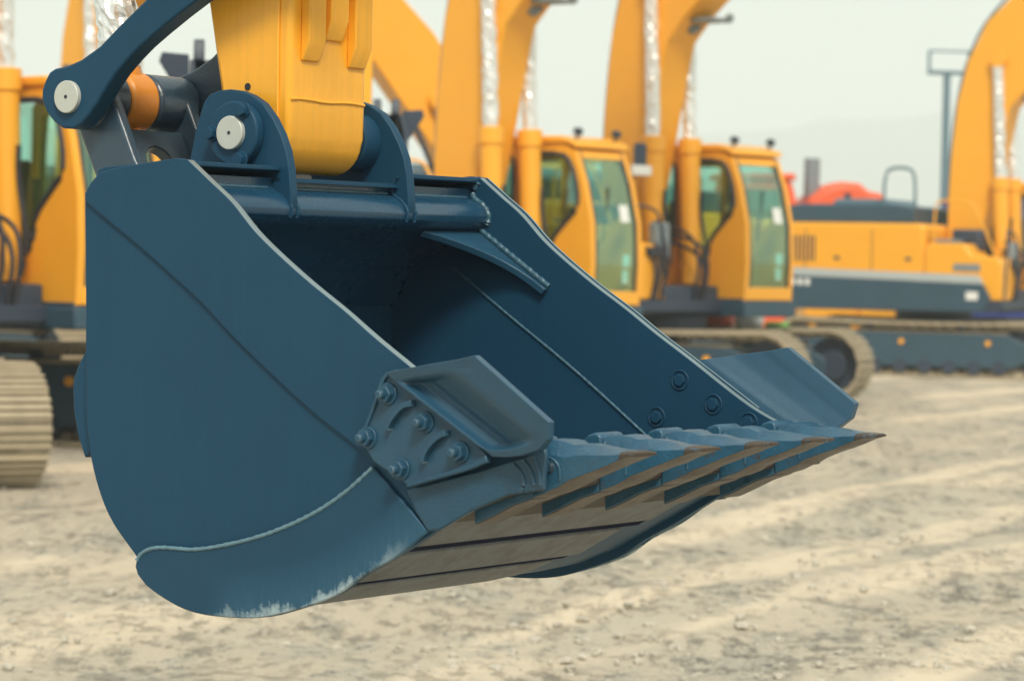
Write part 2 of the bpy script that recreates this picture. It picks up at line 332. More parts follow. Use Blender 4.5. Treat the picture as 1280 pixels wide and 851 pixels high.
# ------------------------------------------------------------------ ground, hills
def ground_mat():
    m = bpy.data.materials.new('dry_sandy_ground'); m.use_nodes = True; n = m.node_tree; L = n.links.new
    b = n.nodes['Principled BSDF']; b.inputs['Roughness'].default_value = 0.95; b.inputs['Specular IOR Level'].default_value = 0.15
    tc = n.nodes.new('ShaderNodeTexCoord')
    def nz(scale, det=8, rough=0.6, sc=(1, 1, 1), rot=0):
        mp = n.nodes.new('ShaderNodeMapping'); mp.inputs['Scale'].default_value = sc; mp.inputs['Rotation'].default_value = (0, 0, rot)
        L(tc.outputs['Object'], mp.inputs['Vector'])
        q = n.nodes.new('ShaderNodeTexNoise'); q.inputs['Scale'].default_value = scale; q.inputs['Detail'].default_value = det; q.inputs['Roughness'].default_value = rough
        L(mp.outputs[0], q.inputs['Vector']); return q.outputs['Fac']
    def ramp(v, a, bb):
        q = n.nodes.new('ShaderNodeMapRange'); q.interpolation_type = 'SMOOTHSTEP'; q.inputs['From Min'].default_value = a; q.inputs['From Max'].default_value = bb; L(v, q.inputs['Value']); return q.outputs[0]
    def mixc(f, A, B):
        q = n.nodes.new('ShaderNodeMix'); q.data_type = 'RGBA'; L(f, q.inputs[0])
        for s_, v in (('A', A), ('B', B)):
            if isinstance(v, tuple): q.inputs[s_].default_value = (*v, 1)
            else: L(v, q.inputs[s_])
        return q.outputs['Result']
    big = nz(0.35, 6, 0.6, (1, 1.0, 1), 0.5); mid = nz(1.1, 10, 0.72, (1.6, .55, 1), .2); fine = nz(11, 6, 0.8, (1.3, .7, 1)); 
    sx = n.nodes.new('ShaderNodeSeparateXYZ'); L(tc.outputs['Object'], sx.inputs[0]); cb_ = n.nodes.new('ShaderNodeCombineXYZ')
    across = math_node(n, 'ADD', math_node(n, 'MULTIPLY', sx.outputs[0], .874), math_node(n, 'MULTIPLY', sx.outputs[1], -.485))
    along = math_node(n, 'ADD', math_node(n, 'MULTIPLY', sx.outputs[0], .485), math_node(n, 'MULTIPLY', sx.outputs[1], .874))
    L(math_node(n, 'MULTIPLY', across, 1.05), cb_.inputs[0]); L(math_node(n, 'MULTIPLY', along, .10), cb_.inputs[1])
    ln = n.nodes.new('ShaderNodeTexNoise'); ln.inputs['Scale'].default_value = 1.0; ln.inputs['Detail'].default_value = 3; ln.inputs['Roughness'].default_value = .5; ln.inputs['Distortion'].default_value = .25; L(cb_.outputs[0], ln.inputs['Vector']); lanes = ln.outputs['Fac']
    c = mixc(ramp(big, .35, .65), (0.52, 0.445, 0.345), (0.48, 0.43, 0.345))
    lane = ramp(lanes, .50, .60)
    rough_ = math_node(n, 'SUBTRACT', 1.0, math_node(n, 'MULTIPLY', lane, .8))
    c = mixc(lane, c, (0.65, 0.55, 0.415))
    c = mixc(math_node(n, 'MULTIPLY', ramp(mid, .47, .62), rough_), c, (0.41, 0.375, 0.31))
    grit = math_node(n, 'MULTIPLY', ramp(fine, .50, .62), ramp(mid, .42, .58))
    c = mixc(math_node(n, 'MULTIPLY', grit, rough_), c, (0.17, 0.165, 0.15))
    g2 = math_node(n, 'MULTIPLY', ramp(nz(5.5, 8, .82, (1.5, .7, 1), .3), .50, .64), ramp(nz(.9, 4, .6), .38, .58))
    c = mixc(math_node(n, 'MULTIPLY', math_node(n, 'MULTIPLY', g2, .8), rough_), c, (0.245, 0.225, 0.185))
    sp_ = ramp(nz(38, 3, .7), .56, .70)
    c = mixc(math_node(n, 'MULTIPLY', math_node(n, 'MULTIPLY', sp_, .5), rough_), c, (0.20, 0.185, 0.155))
    vo = n.nodes.new('ShaderNodeTexVoronoi'); vo.inputs['Scale'].default_value = 11; L(tc.outputs['Object'], vo.inputs['Vector'])
    peb = math_node(n, 'MULTIPLY', math_node(n, 'SUBTRACT', 1.0, ramp(vo.outputs['Distance'], .12, .26)), ramp(nz(2.2, 5, .6), .50, .62))
    c = mixc(peb, c, (0.50, 0.48, 0.42))
    L(c, b.inputs['Base Color'])
    h = math_node(n, 'ADD', math_node(n, 'MULTIPLY', mid, 0.8), math_node(n, 'ADD', math_node(n, 'MULTIPLY', fine, 0.25), math_node(n, 'MULTIPLY', peb, 0.25)))
    h = math_node(n, 'ADD', math_node(n, 'MULTIPLY', h, rough_), math_node(n, 'MULTIPLY', g2, .35))
    bp = n.nodes.new('ShaderNodeBump'); bp.inputs['Strength'].default_value = 0.7; bp.inputs['Distance'].default_value = 0.04; L(h, bp.inputs['Height']); L(bp.outputs[0], b.inputs['Normal'])
    return m
GROUND = ground_mat()
STONE = mat('pale_stone', (0.47, 0.43, 0.36), 0.9, var=0.35, vscale=2)

def gz(x, y):
    if not (-60 < x < 60 and 2 < y < 70): return 0.0
    p = Vector((x, y, 0))
    near = max(0.0, min(1.0, (60 - abs(x)) / 15, (70 - y) / 15, (y - 2) / 4))
    h = 0.05 * noise.noise(p * 0.35) + 0.03 * noise.noise(p * 1.1)
    # ruts left by tracks
    s = .874 * x - .485 * y
    for c0 in (-7.1, -9.6, -12.8, -5.2): h -= 0.06 * math.exp(-((s - c0 + 0.4 * noise.noise(p * .15)) / 0.35) ** 2)
    return h * near

bm = bmesh.new()
xs = [-9000, -2500, -700, -200, -100] + [-60 + i * 0.8 for i in range(151)] + [100, 200, 700, 2500, 9000]
ys = [-60, -10, -2] + [2 + 0.30 * i for i in range(110)] + [35 + 0.9 * i for i in range(40)] + [90, 140, 250, 600, 1500, 4000, 9000]
grid = [[bm.verts.new((x, y, gz(x, y))) for x in xs] for y in ys]
for j in range(len(ys) - 1):
    for i in range(len(xs) - 1): bm.faces.new((grid[j][i], grid[j][i + 1], grid[j + 1][i + 1], grid[j + 1][i]))
g = finish('ground', bm, GROUND, smooth=80); g['kind'] = 'structure'

bm = bmesh.new()
for k in range(5200):
    y = 10.5 + 22 * random.random() ** 1.3; x = random.uniform(-.22, .22) * y
    if noise.noise(Vector((x * .5, y * .5, 3))) < random.uniform(-.35, .25): continue
    r = random.choice((.006, .008, .010, .013, .018, .028)) * random.uniform(.6, 1.2)
    q = bmesh.ops.create_icosphere(bm, subdivisions=1, radius=r)['verts']
    for v in q: v.co *= random.uniform(.75, 1.2)
    bmesh.ops.transform(bm, matrix=Matrix.Translation((x, y, gz(x, y) + r * .2)) @ Matrix.Rotation(random.uniform(0, 6), 4, 'Z') @ Matrix.Diagonal((random.uniform(.8, 1.6), 1, .65, 1)), verts=q)
o = finish('gravel', bm, STONE, smooth=0); o['kind'] = 'stuff'

# distant hills
HILL = mat('wooded_hill', (0.06, 0.09, 0.05), 0.95, var=0.3, vscale=0.01)
bm = bmesh.new(); rows = []
for j in range(9):
    row = []
    for i in range(81):
        x = -1400 + i * 40; t = j / 8; y = 2300 + 620 * t
        env = 122 / (1 + math.exp(-(x - 60) / 70)) + 26
        env *= 1 + 0.20 * noise.noise(Vector((x * .006, 1.3, 0))) + 0.06 * noise.noise(Vector((x * .03, 4, 0)))
        row.append(bm.verts.new((x, y, env * math.sin(math.pi * t) * (1 + .1 * noise.noise(Vector((x * .01, y * .01, 0)))) - 2 * (j in (0, 8)))))
    rows.append(row)
for j in range(8):
    for i in range(80): bm.faces.new((rows[j][i], rows[j][i + 1], rows[j + 1][i + 1], rows[j + 1][i]))
o = finish('hills', bm, HILL, smooth=80); o['kind'] = 'structure'

bm = bmesh.new(); q = bmesh.ops.create_cube(bm, size=1.0)['verts']
bmesh.ops.transform(bm, matrix=Matrix.Translation((0, 1450, 109)) @ Matrix.Diagonal((4200, 3300, 222, 1)), verts=q)
hz = bpy.data.materials.new('thin_haze'); hz.use_nodes = True; n = hz.node_tree; n.nodes.clear()
vo = n.nodes.new('ShaderNodeVolumePrincipled'); vo.inputs['Density'].default_value = 0.00095; vo.inputs['Color'].default_value = (0.90, 0.97, 1.0, 1)
vo.inputs['Anisotropy'].default_value = 0.0
mo = n.nodes.new('ShaderNodeOutputMaterial'); n.links.new(vo.outputs[0], mo.inputs['Volume'])
o = finish('haze', bm, hz, None, smooth=0); o['kind'] = 'stuff'
scene.cycles.volume_bounces = 4


# ================================================================== FOREGROUND ARM AND BUCKET
W = 1.155
A = R(34.9)
arm = empty('excavator', (-0.74473, 6.50829, 1.91797), -A,
            'large slate blue digger bucket held out on a yellow stick in the foreground', 'excavator')
bucket_side = [(-0.308, -0.078), (-0.291, -0.054), (-0.264, -0.030), (-0.199, -0.018), (-0.024, 0.002), (0.007, -0.002), (0.072, -0.049), (0.139, -0.097), (0.206, -0.159), (0.276, -0.211), (0.368, -0.272), (0.462, -0.329), (0.551, -0.387), (0.645, -0.444), (0.831, -0.558), (0.985, -0.622), (0.986, -0.690), (0.904, -0.700), (0.812, -0.739), (0.732, -0.784), (0.616, -0.853), (0.529, -0.900), (0.457, -0.947), (0.350, -0.988), (0.239, -1.017), (0.078, -1.024), (-0.021, -1.005), (-0.099, -0.971), (-0.127, -0.946), (-0.128, -0.909), (-0.201, -0.839), (-0.242, -0.777), (-0.274, -0.695), (-0.292, -0.594), (-0.296, -0.520), (-0.301, -0.279)]
heel = [(-0.119, -0.910), (-0.090, -0.891), (-0.058, -0.880), (-0.012, -0.878), (0.055, -0.879), (0.149, -0.861), (0.262, -0.831), (0.390, -0.779), (0.480, -0.726), (0.557, -0.662), (0.708, -0.791), (0.624, -0.852), (0.536, -0.898), (0.465, -0.946), (0.359, -0.986), (0.248, -1.015), (0.169, -1.022), (0.087, -1.022), (0.027, -1.015), (-0.034, -0.996), (-0.090, -0.970), (-0.115, -0.948), (-0.123, -0.930)]
edge_strip = [(-0.300, -0.079), (-0.283, -0.055), (-0.256, -0.031), (-0.192, -0.018), (-0.017, 0.002), (0.014, -0.002), (0.079, -0.049), (0.146, -0.097), (0.212, -0.159), (0.282, -0.211), (0.374, -0.272), (0.469, -0.329), (0.557, -0.387), (0.651, -0.444), (0.752, -0.506), (0.836, -0.558), (0.756, -0.680), (0.706, -0.785), (0.564, -0.657), (0.374, -0.545), (0.177, -0.411), (0.057, -0.320), (-0.101, -0.216), (-0.269, -0.115), (-0.297, -0.097)]

bucket_side, heel, edge_strip = smooth_outline(bucket_side), smooth_outline(heel), smooth_outline(edge_strip)
# shell: outer skin followed round from the top back to the lip
skin = [(-.290, -.055), (-.297, -.16), (-.296, -.28), (-.292, -.42), (-.284, -.54), (-.268, -.655), (-.235, -.755), (-.19, -.83), (-.14, -.895), (-.085, -.948), (-.01, -.985),
        (.08, -1.003), (.16, -1.003), (.239, -.998), (.35, -.970), (.457, -.925), (.529, -.883), (.616, -.835), (.732, -.768), (.812, -.728), (.88, -.700), (.93, -.685)]
inner = []
for i, (u, v) in enumerate(skin):
    a = Vector(skin[max(i - 1, 0)]); b_ = Vector(skin[min(i + 1, len(skin) - 1)]); t = (b_ - a).normalized()
    inner.append((u - t.y * .022, v + t.x * .022))
bucket = prism('bucket', skin + list(reversed(inner)), 0.016, W - 0.016, PAINT, arm, 0.0, smooth=50)
bucket['label'] = 'slate blue bucket shell with open mouth'
for s in (0, 1):
    f = (lambda w: w) if s == 0 else (lambda w: W - w)
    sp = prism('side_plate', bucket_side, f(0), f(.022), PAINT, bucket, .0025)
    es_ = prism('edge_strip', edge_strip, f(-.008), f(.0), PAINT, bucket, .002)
    for pl in (sp, es_):                      # sky highlight painted along the open front edge
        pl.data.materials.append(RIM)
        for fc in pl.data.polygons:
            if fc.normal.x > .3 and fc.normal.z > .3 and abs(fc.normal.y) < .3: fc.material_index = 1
    prism('heel_plate', heel, f(-.0105), f(0), HEEL, bucket, .003)
weld('weld_bead', [(u, -.010, v) for u, v in [(-0.118, -0.915), (-0.102, -0.894), (-0.058, -0.880), (-0.000, -0.879), (0.055, -0.879), (0.149, -0.861), (0.262, -0.831), (0.390, -0.779), (0.480, -0.726), (0.557, -0.664)]], .0046, bucket, WELDL)
weld('weld_bead', [(u, W + .010, v) for u, v in [(-0.118, -0.915), (-0.102, -0.894), (-0.058, -0.880), (-0.000, -0.879), (0.055, -0.879), (0.149, -0.861), (0.262, -0.831), (0.390, -0.779), (0.480, -0.726), (0.557, -0.664)]], .0046, bucket, WELDL)
weld('weld_bead', [(u, W - .022, v) for u, v in [(-0.072, -0.236), (0.113, -0.359), (0.313, -0.485), (0.532, -0.642)]], .0042, bucket, WELD)
weld('weld_bead', [(u, .018, v) for u, v in [(-0.072, -0.236), (0.113, -0.359), (0.313, -0.485), (0.532, -0.642)]], .0046, bucket, WELDL)
# top plate, recessed front face, torque tube
tube_sec = [(-.29, -.030), (-.022, -.030), (-.022, -.053), (-.010, -.060), (.010, -.070), (.026, -.084), (.035, -.102), (.032, -.118), (.018, -.131), (-.01, -.142), (-.05, -.156), (-.11, -.185), (-.19, -.24), (-.27, -.34), (-.285, -.30)]
prism('torque_tube', tube_sec, .017, W - .017, PAINTG, bucket, .002, smooth=50)
top_a = [(-.285, -.024), (-.26, -.016), (-.20, -.012), (.004, -.003), (.004, -.014), (-.285, -.045)]
prism('top_flange', top_a, .017, .3315, PAINT, bucket, .002)
prism('top_flange', top_a, .8235, W - .017, PAINT, bucket, .002)
prism('top_flange', [(-.285, -.0295), (.003, -.0295), (.003, -.040), (-.285, -.0305)], .3315, .8235, PAINT, bucket, .001)
weld('weld_bead', [(-.018, w * .01, -.054) for w in range(3, 33, 2)], .004, bucket)
weld('weld_bead', [(-.018, w * .01, -.054) for w in range(37, 79, 2)], .004, bucket)
weld('weld_bead', [(-.018, w * .01, -.054) for w in range(83, 113, 2)], .004, bucket)
for w in (.336, .360, .788, .821, W - .021):
    weld('weld_bead', [(.002, w, -.012), (-.016, w, -.036), (-.014, w, -.056), (.012, w, -.068), (.030, w, -.085), (.038, w, -.103), (.032, w, -.122)], .0045 if w < 1 else .009, bucket, PAINT if w < 1 else WELD)
# corner gussets between torque tube and side plates
gus = [(0.007, -0.135), (0.110, -0.202), (0.225, -0.279), (0.214, -0.306), (0.110, -0.238), (0.023, -0.168)]
gus_s = [(.005, -.135), (.112, -.205), (.228, -.282), (.216, -.296), (.100, -.226), (-.004, -.158)]
for s in (0, 1):
    bm = bmesh.new()
    f = (lambda w: w) if s else (lambda w: W - w)
    # triangular plate: straight along the side plate, curved free edge
    line = [Vector((.002 + .226 * t, 0, -.137 - .147 * t)) for t in [i / 12 for i in range(13)]]
    top, bot = [], []
    for i, p in enumerate(line):
        t = i / 12; reach = .018 + .215 * (1 - t) ** 2.6
        wf = W - .022 - reach
        sag = -.02 * (1 - t) ** 2
        a1 = (p.x, f(W - .022), p.z); a2 = (p.x, f(wf), p.z + sag * .3)
        top.append((bm.verts.new(a1), bm.verts.new(a2)))
        bot.append((bm.verts.new((a1[0] - .012, a1[1], a1[2] - .014)), bm.verts.new((a2[0] - .012, a2[1], a2[2] - .014))))
    for i in range(12):
        (a, b_), (c, d) = top[i], top[i + 1]; (e, f2), (g2, h) = bot[i], bot[i + 1]
        bm.faces.new((a, b_, d, c)); bm.faces.new((e, g2, h, f2)); bm.faces.new((b_, f2, h, d)); bm.faces.new((a, c, g2, e))
    bm.faces.new((top[0][0], bot[0][0], bot[0][1], top[0][1])); bm.faces.new((top[-1][0], top[-1][1], bot[-1][1], bot[-1][0]))
    finish('gusset', bm, CAST, bucket, .002)
    weld('weld_bead', [(.004 + .226 * t, f(W - .022), -.131 - .147 * t) for t in [i / 10 for i in range(11)]], .008, bucket)
# hinge ears
ear = [(-0.225, -0.106), (-0.284, 0.002), (-0.274, 0.036), (-0.263, 0.081), (-0.248, 0.126), (-0.236, 0.153), (-0.217, 0.170), (-0.187, 0.178), (-0.157, 0.180), (-0.124, 0.176), (-0.092, 0.166), (-0.057, 0.147), (-0.024, 0.112), (0.001, 0.074), (0.019, 0.035), (0.030, -0.010), (0.036, -0.063), (0.037, -0.097), (0.027, -0.116), (-0.007, -0.120)]
for w0 in (.3315, .7905):
    prism('hinge_ear', ear, w0, w0 + .026 if w0 < .5 else w0 + .029, PAINT, bucket, .003)
# boss plates, bolts, pin
PX, PZ = -.122, .0745
def disc(name, r, w0, w1, m, parent, c=(PX, PZ), bevel=.003, n=48):
    return cyl(name, (c[0], w0, c[1]), (c[0], w1, c[1]), r, m, parent, n=n, bevel=bevel)
disc('boss_plate', .076, .302, .3315, PAINT, bucket, bevel=.005)
disc('boss_plate', .076, .8195, .850, PAINT, bucket, bevel=.005)
disc('boss_collar', .072, .725, .7905, PAINT, bucket)
disc('boss_collar', .072, .3575, .392, PAINT, bucket)
def add_hex(bm, c, w0, w1, r, rot=0.0):
    add_prism(bm, [(c[0] + r * math.cos(rot + k * math.pi / 3), c[1] + r * math.sin(rot + k * math.pi / 3)) for k in range(6)], w0, w1)
for (bu, bv) in [(-0.086, 0.128), (-0.182, 0.074), (-0.090, 0.012)]:
    bm = bmesh.new(); add_cyl(bm, (bu, .302, bv), (bu, .297, bv), .019, n=24); add_hex(bm, (bu, bv), .298, .283, .0155, .4)
    finish('bolt', bm, PAINT, bucket, .0015)
# inner bolt heads on both side plates
for (bu, bv) in [(0.624, -0.499), (0.721, -0.554), (0.559, -0.593), (0.822, -0.594)]:
    for s in (0, 1):
        f = (lambda w: w) if s else (lambda w: W - w)
        bm = bmesh.new()
        ring = []
        for rr, dw in ((.0262, 0.0), (.0245, .0035), (.0225, .0035), (.0205, .0005)):
            ring.append([bm.verts.new((bu + rr * math.cos(a * math.pi / 14), f(W - .022 - dw), bv + rr * math.sin(a * math.pi / 14))) for a in range(28)])
        for a in range(3):
            for k in range(28): bm.faces.new((ring[a][k], ring[a][(k + 1) % 28], ring[a + 1][(k + 1) % 28], ring[a + 1][k]))
        bm.faces.new(ring[-1]); bm.faces.new(ring[0])
        add_hex(bm, (bu, bv), f(W - .0225), f(W - .030), .0155, .25 + bu)
        finish('bolt', bm, PAINT, bucket, .0012)
# wear plates and lip under the floor
def on_skin(u):
    for (a, b_) in zip(skin[10:], skin[11:]):
        if a[0] <= u <= b_[0]:
            t = (u - a[0]) / (b_[0] - a[0]); return a[1] + (b_[1] - a[1]) * t
    return skin[-1][1] if u > .9 else skin[10][1]
def strap(name, u0, u1, w0, w1, th, m, n=8, skew=0.0):
    bm = bmesh.new(); rows = []
    for i in range(n + 1):
        row = []
        for w in [w0 + (w1 - w0) * k / 4 for k in range(5)]:
            u = u0 + (u1 - u0) * i / n + skew * (w - w0) * (i == 0)
            v = on_skin(u); row.append((bm.verts.new((u, w, v + .002)), bm.verts.new((u + .3 * th, w, v - th))))
        rows.append(row)
    for i in range(n):
        for k in range(4):
            bm.faces.new([rows[i][k][1], rows[i + 1][k][1], rows[i + 1][k + 1][1], rows[i][k + 1][1]])
            bm.faces.new([rows[i][k][0], rows[i][k + 1][0], rows[i + 1][k + 1][0], rows[i + 1][k][0]])
    for i in range(n):
        for k in (0, 4): bm.faces.new([rows[i][k][0], rows[i + 1][k][0], rows[i + 1][k][1], rows[i][k][1]])
    for i in (0, n):
        for k in range(4): bm.faces.new([rows[i][k][0], rows[i][k][1], rows[i][k + 1][1], rows[i][k + 1][0]])
    return finish(name, bm, m, bucket, .002, smooth=30)
strap('wear_plate', .628, .80, .022, 1.00, .007, WORN)
strap('wear_plate', .468, .590, .022, .93, .007, WORN)
strap('wear_plate', .22, .440, .022, .86, .007, WORN)
SEAM = mat('dark_floor_seam', (0.014, 0.018, 0.040), 0.9, var=.2, spec=.02)
strap('floor_seam', .596, .624, .022, .995, .0035, SEAM, n=3)
strap('floor_seam', .442, .466, .022, .90, .0035, SEAM, n=3)
back = [(-0.298, -0.424), (-0.320, -0.443), (-0.342, -0.476), (-0.357, -0.510), (-0.360, -0.531), (-0.355, -0.587), (-0.341, -0.643), (-0.317, -0.694), (-0.287, -0.670)]
prism('back_rib', back, .024, W - .024, PAINT, bucket, .004)
lip = [(.74, -.745), (.90, -.668), (.940, -.650), (.956, -.664), (.950, -.690), (.90, -.706), (.80, -.745), (.745, -.774)]
LIPM = mat('worn_lip_steel', (0.070, 0.062, 0.054), 0.5, var=0.5, vscale=9, bump=0.6, bscale=60, dust=0.5, dustcol=(0.055, 0.045, 0.036), spec=.08)
prism('lip_plate', lip, .018, W - .022, LIPM, bucket, .004)
# cast corner of the lip, both sides
corner = [(0.709, -0.791), (0.677, -0.753), (0.650, -0.706), (0.759, -0.676), (0.841, -0.654), (0.943, -0.622), (0.978, -0.610), (1.004, -0.599), (1.009, -0.618), (1.002, -0.685), (0.912, -0.702), (0.821, -0.741), (0.741, -0.786)]
for s in (0, 1):
    f = (lambda w: w) if s == 0 else (lambda w: W - w)
    so = prism('lip_shroud', corner, f(-.014), f(.0), SHROUD, bucket, .004)
    at_ = so.data.attributes.new('bare', 'FLOAT', 'POINT')
    for q, vv in enumerate(so.data.vertices): at_.data[q].value = .42 if vv.co.z < -.66 and vv.co.x > .86 else .05
    for (a, b_) in (((646, 578), (660, 612)), ((655, 574), (669, 610)), ((664, 571), (677, 606))): pass
for path in ([(0.928, -0.636), (0.949, -0.651), (0.957, -0.677), (0.946, -0.691)], [(0.954, -0.626), (0.973, -0.647), (0.981, -0.676)], [(0.978, -0.618), (0.993, -0.646), (0.997, -0.675)]):
    tube('casting_rib', smoothpath([(u, -.014, v) for u, v in path]), .005, SHROUD, bucket, n=8)
# side cutters
def side_cutter(s):
    f = (lambda w: w) if s == 0 else (lambda w: W - w)
    base_pts = [(0.587, -0.471), (0.598, -0.460), (0.640, -0.452), (0.769, -0.543), (0.878, -0.623), (0.832, -0.651), (0.751, -0.676), (0.672, -0.699), (0.572, -0.650), (0.534, -0.601), (0.551, -0.572)]
    cut = prism('side_cutter', base_pts, f(-.030), f(-.008), CAST, bucket, .004)
    cut['label'] = 'bolted cutter with flared wing on the near side of the bucket' if s == 0 else 'flared cutter on the far side of the bucket'
    top = [(0.611, -0.458), (0.649, -0.450), (0.695, -0.443), (0.750, -0.433), (0.801, -0.422), (0.853, -0.412)]; topw = (-.036, -.045, -.055, -.066, -.078, -.088)
    bot = [(0.896, -0.621), (0.940, -0.619), (0.980, -0.613), (1.016, -0.600), (1.043, -0.577), (1.050, -0.541)]
    top[4:] = [(0.827, -0.421), (0.874, -0.411)]; bot[3:] = [(1.029, -0.598), (1.056, -0.575), (1.063, -0.539)]
    outp = [(0, -.050), (.05, -.050), (.11, -.034), (.20, -.026), (.32, -.030), (.45, -.043), (.58, -.060), (.68, -.0745), (.74, -.0790), (1, -.088)]
    rim = [(0, -.046), (1, -.088)]
    inn = [(0, -.006), (.16, -.004), (.30, -.009), (.42, -.022), (.55, -.038), (.75, -.054), (1, -.066)]
    def ev(tab, r):
        for (a, va), (b_, vb) in zip(tab, tab[1:]):
            if r <= b_ + 1e-9: t = (r - a) / (b_ - a); return va + (vb - va) * t
        return tab[-1][1]
    def pos(r, t):
        x = r * 5; i = min(4, int(x)); q = x - i
        a = Vector(top[i]).lerp(Vector(top[i + 1]), q); b_ = Vector(bot[i]).lerp(Vector(bot[i + 1]), q)
        return a.lerp(b_, t)
    NR, NT = 40, 40; bm = bmesh.new(); o_, i_ = [], []
    for j in range(NT + 1):
        ro, ri = [], []
        for i in range(NR + 1):
            r, t = i / NR, j / NT; p = pos(r, t)
            e0 = min(1, max(0, (t - .11 + .0 * r) / .045)); e1 = min(1, max(0, (.93 - t) / .05)); k = e0 * e1; k = k * k * (3 - 2 * k)
            wr = ev(rim, r); wo = ev(outp, r); wo = wr + (wo - wr) * k
            ro.append(bm.verts.new((p.x, f(wo), p.y))); ri.append(bm.verts.new((p.x, f(ev(inn, r)), p.y)))
        o_.append(ro); i_.append(ri)
    for j in range(NT):
        for i in range(NR):
            bm.faces.new((o_[j][i], o_[j][i + 1], o_[j + 1][i + 1], o_[j + 1][i])); bm.faces.new((i_[j][i], i_[j + 1][i], i_[j + 1][i + 1], i_[j][i + 1]))
    for j in range(NT):
        for i in (0, NR): bm.faces.new((o_[j][i], o_[j + 1][i], i_[j + 1][i], i_[j][i]))
    for i in range(NR):
        for j in (0, NT): bm.faces.new((o_[j][i], i_[j][i], i_[j][i + 1], o_[j][i + 1]))
    finish('cutter_wing', bm, CAST, bucket, .003, seg=2, smooth=55)
    # ribs and rims cast on the base plate
    for path, hw, hgt in (([(0.682, -0.520), (0.659, -0.524), (0.634, -0.548), (0.621, -0.567), (0.619, -0.579)], (.0065, .0045), .017), ([(0.773, -0.578), (0.751, -0.586), (0.724, -0.613), (0.716, -0.630), (0.714, -0.644)], (.0065, .0045), .017),
                 ([(0.673, -0.695), (0.755, -0.670), (0.827, -0.649), (0.880, -0.626)], (.003, .008), .014), ([(0.544, -0.597), (0.557, -0.572), (0.596, -0.479), (0.606, -0.462), (0.638, -0.454)], (.003, .005), .006)):
        ridge('cast_rib', path, hw, f(-.030 - hgt), f(-.028), CAST, cut, .0025)
    for (bu, bv) in [(0.610, -0.503), (0.709, -0.559), (0.558, -0.599), (0.648, -0.661), (0.802, -0.617)]:
        bm = bmesh.new()
        add_cyl(bm, (bu, f(-.030), bv), (bu, f(-.035), bv), .0245, n=28)
        add_hex(bm, (bu, bv), f(-.035), f(-.051), .0195, .3 + bu * 3)
        add_cyl(bm, (bu, f(-.051), bv), (bu, f(-.064), bv), .0105, n=18)
        add_cyl(bm, (bu, f(-.064), bv), (bu, f(-.067), bv), .0075, n=18)
        finish('bolt', bm, CAST, bucket, .0018)
side_cutter(0); side_cutter(1)

